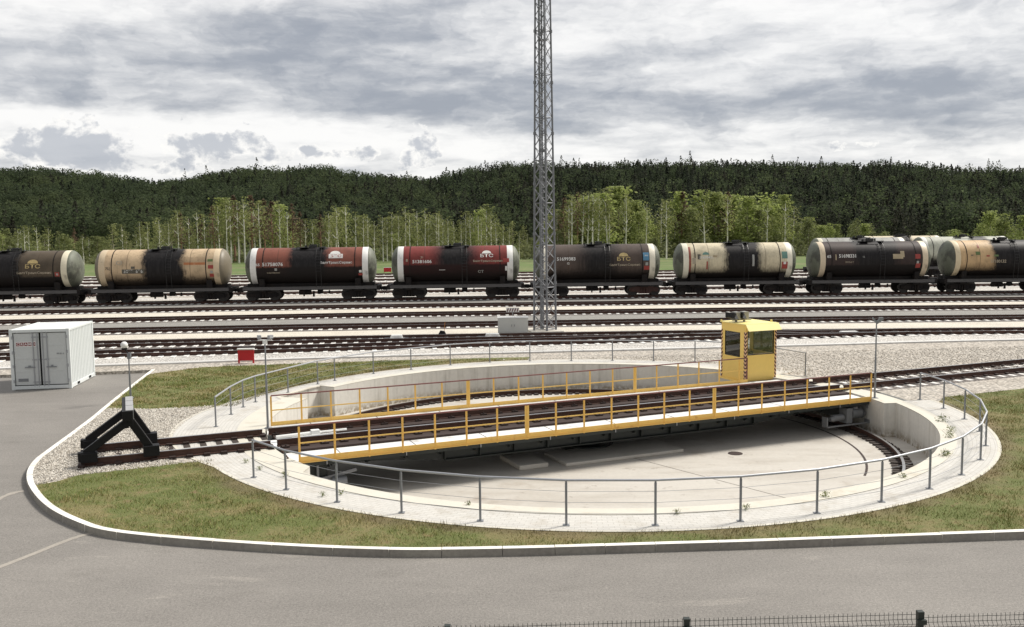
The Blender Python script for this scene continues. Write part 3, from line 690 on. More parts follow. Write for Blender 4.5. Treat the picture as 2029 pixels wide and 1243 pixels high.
m = MB(); m.cyl((-10.0, .1, .11), (-8.7, .25, .11), .05, n=12); m.box((-8.85, .24, .13), (.24, .2, .12)); m.cyl((-8.7, .25, .11), (-7.9, .3, .11), .03, n=10); m.beam((-9.6, -.2, .1), (-8.3, -.05, .1), .05, .05); m.build('locking_bar', white_m, BR)
m = MB()
for k in range(6): m.box((-10.05+.045*k*0, -1.2-.2*k, .0), (.03, .12, .12))
m.prism([(a, b_) for a, b_ in arc_end(-1, W1+.02, -.9, 10.19)]+[(a+.05, b_) for a, b_ in arc_end(-1, W1+.02, -.9, 10.19)][::-1], -.1, ZD-.01); m.build('end_plate', rust_m, BR)

# ---- operator cabin on the bridge (a part with its own pieces)
S0, T00, CA, CB, Z0, Z1 = 8.507, 2.68, 1.513, 1.556, -.063, 2.205
def P_(a, b_, z): return (S0+a, T00+b_, z)
m = MB(); th_ = .05; zs = 1.0; zh = 1.93
def cb(a0, a1, b0, b1, z0, z1, mi=0): m.bx(S0+a0, S0+a1, T00+b0, T00+b1, z0, z1, mi)
cb(0, CA, 0, th_, Z0, .98); cb(0, CA, CB-th_, CB, Z0, .98); cb(CA-th_, CA, th_, CB-th_, Z0, .98)
cb(0, th_, th_, CB-th_, Z0, .88)
for a_, b_ in ((0, 0), (CA-.11, 0), (0, CB-.11), (CA-.11, CB-.11)): cb(a_, a_+.11, b_+.001, b_+.109, .98, zh)
cb(0, CA, 0, .06, zh, Z1-.02); cb(0, CA, CB-.06, CB, zh, Z1-.02); cb(0, .06, .06, CB-.06, 1.86, Z1-.02); cb(CA-.06, CA, .06, CB-.06, zh, Z1-.02)
cb(.001, .05, .11, .34, .88, 1.86); cb(.001, .05, CB-.24, CB-.11, .88, 1.86)
cb(.05, CA-.05, .05, CB-.05, Z0, Z0+.05)
cb(-.12, CA, CB-.02, CB+.03, Z0-.02, Z0+.03); cb(-.12, 0, .02, CB, Z0-.04, Z0+.01)
CABO = m.build('control_cabin', cabyellow_m, BR, bevel=.008)
m = MB(); cb(-.04, CA+.04, -.04, CB+.04, Z1-.02, Z1+.02)
m.hexa([P_(-.03, -.26, 1.96), P_(CA+.05, -.26, 1.96), P_(CA+.05, -.22, 1.965), P_(-.03, -.22, 1.965)], [P_(-.03, -.06, Z1+.01), P_(CA+.05, -.06, Z1+.01), P_(CA+.05, .0, Z1+.015), P_(-.03, .0, Z1+.015)])
cb(CA-.0, CA+.05, CB*.2, CB*.25, Z1, Z1+.1); cb(-.05, 0, CB-.04, CB, Z1, Z1+.08)
m.build('roof', M('cabin_roof_paint', (.92, .78, .30), .4, var=.05), CABO)
for nm, (a0, a1, b0, b1, z0_, z1_) in dict(f=(.11, CA-.11, .02, .03, .98, zh), l=(.02, .03, .34, CB-.24, .88, 1.86), r=(CA-.03, CA-.02, .11, CB-.11, .98, zh), b=(.11, CA-.11, CB-.03, CB-.02, .98, zh)).items():
    m = MB(); cb(a0, a1, b0, b1, z0_, z1_); pane = m.build('window_pane', glass_m, CABO)
m = MB(); k_ = .035
cb(.11, CA-.11, .005, .04, .96, 1.0); cb(.11, CA-.11, .005, .04, zh-.02, zh+.01); cb(.11, .14, .005, .04, .98, zh); cb(CA-.14, CA-.11, .005, .04, .98, zh); m.build('window_seal', black_m, CABO)
m = MB(); cb(.005, .04, .33, .36, .88, 1.86); cb(.005, .04, CB-.26, CB-.235, .88, 1.86); cb(.005, .04, .34, CB-.24, .87, .905); cb(.005, .04, .34, CB-.24, 1.84, 1.87); m.build('window_seal', black_m, CABO)
m = MB(); cb(CA*.62, CA*.67, CB-.07, CB-.02, .98, zh); cb(.15, CA-.15, CB-.07, CB-.03, .96, 1.02); m.build('rear_window_post', galvdark_m, CABO)
m = MB(); cb(.2, .55, .75, 1.15, Z0+.05, .9); cb(.2, .5, .9, 1.25, .9, 1.75); m.build('control_desk', M('cabin_equipment', (.42, .46, .47), .5), CABO)
m = MB(); cb(.7, 1.15, .5, .95, .3, .42); cb(.72, 1.12, .92, 1.0, .4, .98); m.build('operator_seat', black_m, CABO)
for a_, b_, ny in ((0, 0, 1), (CA, 0, 1), (0, CB, 0)):
    m = MB(); q = .085
    ox = S0+a_; oy = T00+b_
    if a_ == 0 and b_ == 0:
        m.bx(-.006, q, -.006, -.002, 0, Z1-Z0-.3); m.bx(-.006, -.002, -.002, q, 0, Z1-Z0-.3)
    elif a_: m.bx(-q, .004, -.006, -.002, 0, Z1-Z0-.3)
    else: m.bx(-.006, -.002, -q, .004, 0, Z1-Z0-.3)
    o = m.build('warning_stripe', chev_m, CABO); o.location = (ox, oy, Z0)
m = MB()
for a_ in (.22, .62):
    m.box((S0+a_, T00+.9, Z1+.28), (.22, .3, .30)); m.cyl((S0+a_, T00+.9, Z1), (S0+a_, T00+.9, Z1+.14), .05, n=8)
m.bx(S0+.05, S0+.95, T00+.86, T00+.94, Z1+.08, Z1+.13)
m.build('floodlight_housing', M('lamp_housing', (.33, .32, .29), .55), CABO)
m = MB()
for a_ in (.22, .62):
    m.hexa([(S0+a_-.3, T00+.6, Z1+.2), (S0+a_-.1, T00+.6, Z1+.15), (S0+a_-.1, T00+1.2, Z1+.15), (S0+a_-.3, T00+1.2, Z1+.2)],
           [(S0+a_-.3, T00+.6, Z1+.42), (S0+a_-.1, T00+.75, Z1+.35), (S0+a_-.1, T00+1.05, Z1+.35), (S0+a_-.3, T00+1.2, Z1+.42)])
m.build('floodlight_shade', black_m, CABO)

# ================================================================== RAILINGS round the pit
def round_railing(label, posts, ext=(), cables=3):
    P0 = posts[len(posts)//2]; o = thing('pit_railing', label, 'railing', (P0.x, P0.y, 0), group='galvanised railings round the pit')
    org = o.location; H = .94
    m = MB(org); pts = [Vector((p.x, p.y, H)) for p in posts]
    m.tube(pts, .026, 8); m.build('handrail', galv_m, o, smooth=True)
    for p in posts:
        m = MB(org); m.cyl((p.x, p.y, 0), (p.x, p.y, H-.05), .026, n=10); m.cyl((p.x, p.y, H-.06), (p.x, p.y, H), .02, n=8); m.box((p.x, p.y, .014), (.13, .13, .014)); m.build('railing_post', galvdark_m, o, smooth=False)
    for z in (.25, .48, .71):
        m = MB(org); m.tube([Vector((p.x, p.y, z)) for p in posts], .0045, 5); m.build('wire_cable', galv_m, o)
near = [(502.8, 947), (560.2, 973), (663, 997.8), (793, 1018.7), (950.5, 1034.7), (1122, 1042.8), (1298.5, 1041.8), (1467.4, 1034), (1616.7, 1017), (1743.5, 994.5), (1838.8, 968.7), (1903.8, 941.4), (1941.8, 911.8), (1952.7, 884), (1948, 856), (1914, 831.3), (1873.5, 810), (1830.4, 792.4)]
def snap(px, r=11.76, lo=.25):
    p = G(*px); d = Vector((p.x-CX, p.y-CY, 0)); L = d.length
    d = d/L*(r if abs(L-r) < 1.2 else L); return Vector((CX+d.x, CY+d.y, 0))
round_railing('near galvanised railing curving round the front and right of the pit', [G(502.8, 947)]+[snap(q) for q in near[1:-1]]+[snap(near[-1])])
far = [(1595.5, 745.7), (1527, 731.5), (1456, 722), (1377, 716.7), (1295, 716), (1213.5, 715), (1132, 715.4), (1050, 716), (970.6, 718.5), (892.4, 724), (814.6, 733), (740, 741.2), (663.5, 755), (629.7, 761.7), (571, 778.5), (506.4, 797.4), (482, 807.5), (458, 822), (428, 846.3)]
round_railing('far galvanised railing curving round the back and left of the pit', [G(*q) for q in far])

# ================================================================== BUFFER STOP
BS = thing('buffer_stop', 'black steel buffer stop with sloping legs at the left end of the approach track', 'buffer stop', bl(-14., .06), .404)
for t_ in (-.81, .81):
    m = MB()
    m.beam((-.95, t_, .36), (.12, t_, 1.12), .17, .19); m.beam((.62, t_, .34), (.14, t_, 1.16), .17, .2)
    m.beam((-.7, t_, .28), (-1.12, t_, .28), .22, .24)
    m.box((.1, t_, 1.18), (.26, .2, .4)); m.build('side_frame', black_m, BS, bevel=.01)
    m = MB(); m.box((-.86, t_, .25), (.40, .28, .24)); m.build('foot_clamp', black_m, BS, bevel=.01)
    m = MB(); m.box((.64, t_, .28), (.40, .30, .28)); m.build('foot_clamp', black_m, BS, bevel=.01)
m = MB(); m.bx(-.03, .23, -1.15, 1.1, 1.18, 1.43); m.build('buffer_beam', black_m, BS, bevel=.01)
for k in range(3):
    m = MB(); m.bx(.06, .25, -1.12+k*.74, -.42+k*.74, 1.432, 1.45); m.bx(.235, .25, -1.12+k*.74, -.42+k*.74, 1.2, 1.42); m.build('reflective_plate', M('reflective_face', (.36, .36, .36), .4, var=.2), BS)
m = MB(); m.bx(-.0, .12, -.72, .72, .9, 1.04); m.build('cross_tie', black_m, BS)

# ================================================================== SMALL THINGS
def lamp_post(label, px, H, kind):
    p = G(*px); o = thing('service_post', label, 'post', p, group='thin posts round the turntable')
    m = MB(); m.cyl((0, 0, 0), (0, 0, H*.55), .036, .032, 10); m.cyl((0, 0, H*.55), (0, 0, H), .026, .022, 10); m.box((0, 0, .02), (.2, .2, .03)); m.build('pole', galvdark_m, o)
    if kind == 'globe':
        m = MB(); m.box((.02, 0, H-.12), (.12, .1, .22)); m.build('junction_box', galvdark_m, o)
        m = MB(); 
        for k in range(8):
            a0, a1 = math.pi*k/8, math.pi*(k+1)/8
            m.cyl((-.12, -.05, H+.28-.13*math.cos(a0)), (-.12, -.05, H+.28-.13*math.cos(a1)), max(.13*math.sin(a0), .002), max(.13*math.sin(a1), .002), 14, caps=False)
        m.build('white_globe', white_m, o, smooth=True)
        m = MB(); m.cyl((0, 0, H-.03), (-.12, -.05, H+.14), .02, n=8); m.cyl((-.12, -.05, H+.12), (-.12, -.05, H+.17), .1, n=12); m.build('globe_neck', black_m, o)
    elif kind == 'twin':
        m = MB(); m.box((0, 0, H+.02), (.42, .035, .035)); m.cyl((0, 0, H-.1), (0, 0, H+.02), .07, n=10); m.build('cross_arm', white_m, o)
        for s_, rz in ((-.17, .5), (.17, -.4)):
            m = MB(); m.box((s_, 0, H+.12), (.09, .17, .1), rz=rz); m.build('spot_lamp', galv_m, o)
    else:
        m = MB(); m.beam((0, 0, H), (-.16, -.05, H+.18), .05, .05); m.beam((0, 0, H), (.14, 0, H+.1), .06, .1); m.box((.15, 0, H+.14), (.14, .1, .1)); m.build('sensor_head', galvdark_m, o)
lamp_post('thin grey post with a white globe beside the kerb, behind the buffer stop', (259, 790), 1.7, 'globe')
lamp_post('tall thin grey post with twin white lamps at the left end of the bridge', (531, 850), 2.72, 'twin')
lamp_post('tall thin grey post with a small angled head at the right end of the bridge', (1733, 790), 2.66, 'head')

def board(label, px, wd, h, z0, sc=1., group=None):
    p = G(*px); o = thing('red_marker_board', label, 'marker board', p, .05)
    m = MB(); m.box((0, 0, z0+h/2), (wd, .05, h)); m.build('board', red_m, o)
    for s_ in (-1, 1): m = MB(); m.box((s_*(wd/2-.04), .0, (z0+h*.3)/2-.0), (.07, .07, z0+h*.3)); m.build('leg', red_m, o)
    m = MB(); m.box((0, .0, z0+h+.035), (wd+.03, .2, .06)); m.build('top_cover', white_m, o)
board('red board on two short legs with a white top, beside the cable trough', (488, 720), .74, .5, .13)
board('small far red board at the meadow edge, seen between two wagons', (768, 541), 1.1, .62, .15)
# grey trackside cabinet by the mast
cpos = (G(987, 661)+G(1046, 661))/2
o = thing('equipment_cabinet', 'wide light grey equipment cabinet beside the lattice mast', 'cabinet', cpos, .02)
wdt = (G(1046, 661)-G(987, 661)).length
m = MB(); m.bx(-wdt/2, wdt/2, -.3, .3, .05, .93); m.build('body', cabgrey_m, o, bevel=.01)
m = MB(); m.bx(-wdt/2-.03, wdt/2+.03, -.34, .34, .931, .98); m.build('lid', white_m, o)
m = MB(); m.bx(-wdt/2+.03, wdt/2-.03, -.28, .28, 0, .05); m.build('plinth', black_m, o)
for s_ in (-1, 1):
    m = MB(); x0, x1 = sorted((s_*.01, s_*(wdt/2-.04))); m.bx(x0, x1, -.312, -.3, .1, .88); d = m.build('door', cabgrey_m, o)
    m = MB(); m.box((s_*.08, -.325, .5), (.03, .02, .12)); m.build('handle', galvdark_m, d)
p = G(1016, 630); o = thing('striped_sign', 'small black and white striped sign behind the grey cabinet', 'sign', p)
m = MB(); m.box((0, 0, .25), (.05, .05, .5)); m.build('post', galv_m, o)
m = MB()
m.box((0, 0, .55), (.9, .03, .3), mi=0)
for k in range(5): m.hexa([(-.42+k*.17, -.02, .42), (-.34+k*.17, -.02, .42), (-.34+k*.17, -.017, .42), (-.42+k*.17, -.017, .42)], [(-.34+k*.17, -.02, .66), (-.26+k*.17, -.02, .66), (-.26+k*.17, -.017, .66), (-.34+k*.17, -.017, .66)], 1)
m.build('panel', [white_m, redrail_m], o)
def point_box(label, px, c, wd=.75):
    o = thing('point_machine', label, 'point machine', G(*px), .05)
    m = MB(); m.prism([(-wd/2, .02), (wd/2, .02), (wd/2*.8, .2), (-wd/2*.8, .2)], -.2, .2, axis='y'); m.build('cover', c, o)
    m = MB(); m.beam((-wd*.9, -.1, .06), (wd*.9, -.1, .06), .05, .04); m.build('throw_rod', galvdark_m, o)
point_box('white point machine cover between the siding rails, left of the mast', (786, 671), white_m)
point_box('white and dark green point machine beside the grey cabinet', (976, 668), white_m, .9)
point_box('small white cover at the switch on the right, beyond the cabin', (1682, 663.5), white_m, 1.1)
p = G(876, 664); o = thing('switch_lever', 'black hand switch lever with thin orange rod beside the sand path', 'switch lever', p)
m = MB(); m.prism([(-.25, 0), (.25, 0), (.14, .22), (-.1, .26)], -.14, .14, axis='y'); m.build('counterweight', black_m, o)
m = MB(); m.cyl((.12, 0, .1), (.18, 0, .75), .014, n=6); m.build('rod', M('orange_paint', (.6, .25, .05), .5), o)
# container
c0 = (G(22, 773, -.13)+G(139, 771, -.13))/2
CT = thing('shipping_container', 'small white shipping container with grey double doors on the asphalt at the left', 'container', (c0.x+.06, c0.y, -.13), R(9))
CWd, CL_, CH = 2.24, 3.2, 2.42
m = MB(); h2 = CWd/2
for x_ in (-h2, h2-.12):
    for y_ in (0, CL_-.12): m.bx(x_, x_+.12, y_, y_+.12, .0, CH)
m.bx(-h2+.12, h2-.12, .005, .1, .02, .16); m.bx(-h2+.12, h2-.12, .005, .1, CH-.13, CH-.01); m.bx(-h2+.12, h2-.12, CL_-.1, CL_-.005, .02, .16); m.bx(-h2+.12, h2-.12, CL_-.1, CL_-.005, CH-.13, CH-.01)
for x_ in (-h2+.005, h2-.095): m.bx(x_, x_+.09, .12, CL_-.12, .02, .17); m.bx(x_, x_+.09, .12, CL_-.12, CH-.1, CH-.012)
m.build('frame', contwhite_m, CT, bevel=.008)
m = MB()
for sx in (-1, 1):      # corrugated sides
    k = 0; y = .12; pts_ = []
    while y < CL_-.16:
        pts_ += [(y, 0), (y+.07, 0), (y+.10, .035), (y+.17, .035)]; y += .2
    pts_.append((CL_-.12, 0))
    for (ya, da), (yb, db) in zip(pts_[:-1], pts_[1:]):
        xa, xb = sx*(h2-.02-da), sx*(h2-.02-db); m.add([(xa, ya, .17), (xb, yb, .17), (xb, yb, CH-.1), (xa, ya, CH-.1)], [(0, 1, 2, 3)])
m.bx(-h2+.12, h2-.12, CL_-.06, CL_-.04, .16, CH-.13); m.build('side_panels', contwhite_m, CT)
m = MB(); m.bx(-h2+.09, h2-.09, .1, CL_-.1, CH-.05, CH-.015); m.bx(-.6, -.2, CL_-.5, CL_-.46, CH-.015, CH+.0); m.build('roof', white_m, CT)
m = MB(); m.bx(-h2+.12, h2-.12, .1, CL_-.1, .12, .16); m.build('floor', black_m, CT)
for s_ in (-1, 1):
    m = MB(); x0, x1 = sorted((s_*.035, s_*(h2-.15))); m.bx(x0, x1, .045, .075, .19, CH-.16)
    for k in range(1, 4): 
        zz_ = .19+(CH-.35)*k/4; m.bx(x0+.05, x1-.05, .037, .045, zz_+.005, zz_+.03)
    d = m.build('door', contgrey_m, CT, bevel=.006)
    m = MB()
    for xx_ in (s_*.10, s_*.26): m.cyl((xx_, .02, .12), (xx_, .02, CH-.1), .02, n=8)
    for zz_ in (.3, 1.2, 2.1): m.box((s_*.18, .03, zz_), (.26, .02, .05))
    m.build('locking_bar', galv_m, d)
    m = MB(); m.box((s_*.40, .0, .9), (.38, .03, .035)); m.box((s_*.42, -.002, .93), (.08, .03, .08)); m.build('handle', galvdark_m, d)
    m = MB(); 
    for zz_ in (.35, .95, 1.5, 2.1): m.box((s_*(h2-.11), .0, zz_), (.06, .03, .12))
    m.build('hinge', galv_m, d)
m = MB(); m.bx(-.035, .035, .05, .07, .16, CH-.13); m.bx(-h2+.12, h2-.12, .03, .055, .15, .19); m.build('door_seal', black_m, CT)
m = MB(); m.bx(-h2+.25, -h2+.62, .03, .045, .33, .45); m.build('data_plate', galvdark_m, CT)
for k, y_ in enumerate((.75, 2.3)): m = MB(); m.bx(h2-.006, h2+.003, y_, y_+.3, .05, .15); m.build('fork_pocket', black_m, CT)

# writing
def text_mesh(s, size, depth=.0):
    cu = bpy.data.curves.new('writing', 'FONT'); cu.body = s; cu.size = size; cu.align_x = 'CENTER'; cu.align_y = 'CENTER'; cu.resolution_u = 2; cu.extrude = depth; cu.offset = size*.02
    ob = bpy.data.objects.new('writing', cu); scene.collection.objects.link(ob)
    dg = bpy.context.evaluated_depsgraph_get(); me = bpy.data.meshes.new_from_object(ob.evaluated_get(dg)); bpy.data.objects.remove(ob); bpy.data.curves.remove(cu)
    return me
def put_text(name, s, size, parent, mat, M4, stretch=1.):
    me = text_mesh(s, size); me.transform(Matrix.Scale(stretch, 4, (1, 0, 0))); me.transform(M4); me.materials.clear(); me.materials.append(mat)
    return link(bpy.data.objects.new(name, me), parent)
FRONT = Matrix.Rotation(math.pi/2, 4, 'X')
m = MB(); m.bx(-h2+.22, -h2+.97, .033, .0365, 1.72, 1.93); m.build('sign_backing', white_m, CT)
darkred_m = M('dark_red_sign_paint', (.22, .015, .02), .5)
for k, ch in enumerate('CRAMO'):
    x_ = -h2+.305+k*.146; m = MB(); m.bx(x_-.062, x_+.062, .030, .0335, 1.755, 1.895); sq = m.build('letter_square', darkred_m, CT)
    put_text('letter', ch, .13, sq, white_m, Matrix.Translation((x_, .0285, 1.822)) @ FRONT)
put_text('small_lettering', '98 81 6', .09, CT, galvdark_m, Matrix.Translation((h2-.38, .03, 1.42)) @ FRONT)

# ================================================================== LATTICE MAST
mb = Vector((1.95, 53.4, 0)); MA = thing('lattice_mast', 'very tall slender galvanised lattice mast rising out of the picture', 'mast', mb, R(8))
HM = 26.; r0, r1 = .66, .36
def leg_p(k, z): 
    a = R(45+k*90-45); r_ = r0+(r1-r0)*z/HM; return Vector((r_*math.cos(a), r_*math.sin(a), z))
for k in range(4):
    m = MB(); m.cyl(leg_p(k, .1), leg_p(k, HM), .062, .05, 8)
    for z in np.arange(2.9, HM, 2.9): p = leg_p(k, z); m.cyl((p.x, p.y, z-.08), (p.x, p.y, z+.08), .09, n=8)
    m.build('leg', mast_m, MA)
m = MB(); z = .2; i = 0
while z < HM-1:
    h = .82
    for k in range(4):
        a, b_ = (k, (k+1) % 4)
        m.cyl(leg_p(a, z), leg_p(b_, z+h), .02, n=5, caps=False); m.cyl(leg_p(b_, z), leg_p(a, z+h), .02, n=5, caps=False)
        if i % 3 == 0: m.cyl(leg_p(a, z), leg_p(b_, z), .024, n=5, caps=False)
    z += h; i += 1
m.build('lattice_bracing', mast_m, MA)
m = MB()
for x_ in (-.17, .17): m.cyl((x_, .02, .3), (x_, .02, HM), .016, n=5)
for z in np.arange(.4, HM, .3): m.cyl((-.17, .02, z), (.17, .02, z), .011, n=5, caps=False)
m.build('ladder', galv_m, MA)
m = MB(); m.bx(-.26, -.2, -.12, .0, .2, HM); m.bx(-.31, -.27, -.16, -.1, .2, HM); m.build('cable_run', galvdark_m, MA)
m = MB(); m.box((-.12, -.1, 10.6), (.32, .22, .16)); m.box((0, 0, 16.9), (.5, .5, .03)); m.build('bracket', mast_m, MA)
m = MB(); m.bx(-.95, .95, -.95, .95, 0, .12); m.build('concrete_footing', concrete_m, MA)

# ================================================================== MESH FENCE at the very front
fence_m = M('fence_green_black', (.02, .026, .022), .45, var=.2)
F0 = (G(850, 1243, 1.8), G(1361, 1231, 1.8), G(1822, 1212, 1.8), G(2029, 1214, 1.76))
FN = thing('mesh_fence', 'dark welded mesh fence with square posts along the bottom edge of the picture', 'fence', (1.83, 9.35, -.2))
dirv = Vector((1, .045, 0)).normalized(); step = 2.55
pp = [Vector((1.83, 9.35, 0))+dirv*step*(k) for k in range(-3, 5)]
HTS = [1.80, 1.80, 1.80, 1.80, 1.815, 1.76, 1.70, 1.66]
wires = {}
for i, p in enumerate(pp[:-1]):
    q = pp[i+1]; zt = 1.81+.0*i if i < 4 else 1.77-.05*(i-4); a = p+dirv*.045; L = step-.09; n_ = int(L/.05)
    m = MB(FN.location); up_ = [(-.35, 0), (zt-.62, 0), (zt-.52, -.03), (zt-.42, 0), (zt-.165, 0), (zt-.125, -.035), (zt-.085, 0), (zt, 0)]
    nv = Vector((-dirv.y, dirv.x, 0))
    for k in range(n_+1):
        b_ = a+dirv*(k*L/n_); m.tube([Vector((b_.x+nv.x*o_, b_.y+nv.y*o_, z)) for z, o_ in up_], .0028, 4)
    for z, o_ in [(zt-.03, 0), (zt-.085, 0), (zt-.125, -.035), (zt-.165, 0), (zt-.42, 0), (zt-.52, -.03), (zt-.62, 0)]+[(zz_, 0) for zz_ in np.arange(.0, zt-.7, .2)]:
        m.tube([a+nv*o_+Vector((0, 0, z)), a+dirv*L+nv*o_+Vector((0, 0, z))], .003, 4)
    m.build('mesh_panel', fence_m, FN)
for i, p in enumerate(pp):
    m = MB(FN.location); m.box((p.x, p.y, .76), (.06, .06, 2.06)); m.box((p.x, p.y, 1.80), (.066, .066, .03)); m.build('fence_post', fence_m, FN)
    m = MB(FN.location); m.box((p.x, p.y-.04, 1.71), (.10, .04, .05)); m.build('panel_clamp', fence_m, FN)

# ================================================================== TANK WAGONS
def tank_mat(name, base, dark=(.012, .0105, .011), sc=0., sw=1.2, low=None, lowc=(.012, .010, .010), seed=0., dirt=.35, extra=None, edge=.35, streak=.5):
    """paint with an oil spill down from the hatch, darker towards the bottom, weld seams and rust runs"""
    m, t, b = base_mat(name); co = t.node('ShaderNodeTexCoord').outputs['Object']; x, y, z = t.sep(co)[:3]
    cs = t.v('ADD', co, (seed, seed*.7, seed*.3))
    nb = t.noise(cs, .9, 5, .6); nf = t.noise(cs, 5., 5, .65); nv = t.noise(t.v('MULTIPLY', cs, (5.5, 5.5, .35)), 1.2, 5, .7)
    ns = t.noise(cs, 26, 4, .7)
    c = t.mix(t.ss(nb, .42, .7), (*base, 1), tuple(v_*.72 for v_ in base)+(1,))
    c = t.mix(t.m('MULTIPLY', t.ss(nv, .52, .72), dirt), c, (.12, .085, .06, 1))
    c = t.mix(t.m('MULTIPLY', t.ss(nf, .66, .74), dirt*1.4), c, (.2, .08, .035, 1))
    if extra:
        for (x0, x1, z0, z1, cc, am) in extra:
            mk = t.m('MULTIPLY', t.m('MULTIPLY', t.ss(x, x0-.04, x0+.04), t.ss(x, x1+.04, x1-.04)), t.m('MULTIPLY', t.ss(z, z0-.04, z0+.04), t.ss(z, z1+.04, z1-.04)))
            mk = t.m('MULTIPLY', mk, t.ss(nf, .25, .5, .55, 1.)); c = t.mix(t.m('MULTIPLY', mk, am), c, (*cc, 1))
    for xs_ in (-3.75, -2.55, 2.45, 3.7):       # welded seams
        s_ = t.ss(t.m('ABSOLUTE', t.m('SUBTRACT', x, xs_)), .05, .015); c = t.mix(t.m('MULTIPLY', s_, .5), c, (.07, .045, .03, 1))
    dx_ = t.m('ABSOLUTE', t.m('SUBTRACT', x, sc)); dx_ = t.m('ADD', dx_, t.m('MULTIPLY', t.m('SUBTRACT', nv, .5), streak*2)); dx_ = t.m('ADD', dx_, t.m('MULTIPLY', t.m('SUBTRACT', nb, .5), streak*2.4))
    c = t.mix(t.ss(dx_, sw+edge, sw-edge), c, t.mix(t.ss(nv, .4, .7), (*dark, 1), tuple(min(1, v_*1.8+.004) for v_ in dark)+(1,)))
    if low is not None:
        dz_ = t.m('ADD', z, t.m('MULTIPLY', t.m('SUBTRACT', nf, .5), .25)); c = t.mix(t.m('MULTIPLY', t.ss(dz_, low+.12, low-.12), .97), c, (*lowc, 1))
    dz2 = t.m('ADD', z, t.m('MULTIPLY', t.m('SUBTRACT', nv, .5), .8)); c = t.mix(t.m('MULTIPLY', t.ss(dz2, -.25, -1.15), .95), c, (.014, .011, .010, 1))  # gradual darkening towards the bottom with an uneven edge
    v = t.v('SCALE', c); t.put(v.node.inputs[3], t.m('ADD', .8, t.m('MULTIPLY', ns, .4))); t.put(b.inputs['Base Color'], v)
    b.inputs['Roughness'].default_value = .55; b.inputs['Specular IOR Level'].default_value = .22; return m
RT, ZA, HL = 1.6, 3.06, 4.78
def tank_mesh():
    prof_ = [(-5.38, .0), (-5.37, .35), (-5.33, .7), (-5.24, 1.05), (-5.08, 1.36), (-4.95, 1.5), (-4.78, 1.6)]
    xs_ = prof_+[(-4.3, RT)]+[(x_, RT) for x_ in np.linspace(-3.9, 3.9, 14)]+[(4.3, RT)]+[(-a, b_) for a, b_ in prof_[::-1]]
    n = 40; m = MB()
    for x_, r_ in xs_:
        for k in range(n): a = 2*math.pi*k/n; m.V.append(Vector((x_, r_*math.sin(a), r_*math.cos(a))))
    for i in range(len(xs_)-1):
        xm = abs((xs_[i][0]+xs_[i+1][0])/2); mi = 2 if xm > 4.8 else (1 if xm > 4.3 else 0)
        for k in range(n): m.Fc.append([i*n+k, (i+1)*n+k, (i+1)*n+(k+1) % n, i*n+(k+1) % n]); m.Mi.append(mi)
    return m
ringw_m = M('end_ring_cream', (.74, .70, .60), .5, var=.12, s1=1.5, s2=10, c2=(.45, .33, .2), mixs=1.2, blo=.6, bhi=.8)
cap_m = M('tank_end_grey_green', (.15, .16, .12), .6, var=.25, s1=1.2, s2=9, c2=(.07, .07, .055), mixs=.8)
hatch_m = M('oily_hatch', (.02, .02, .02), .4, var=.3)
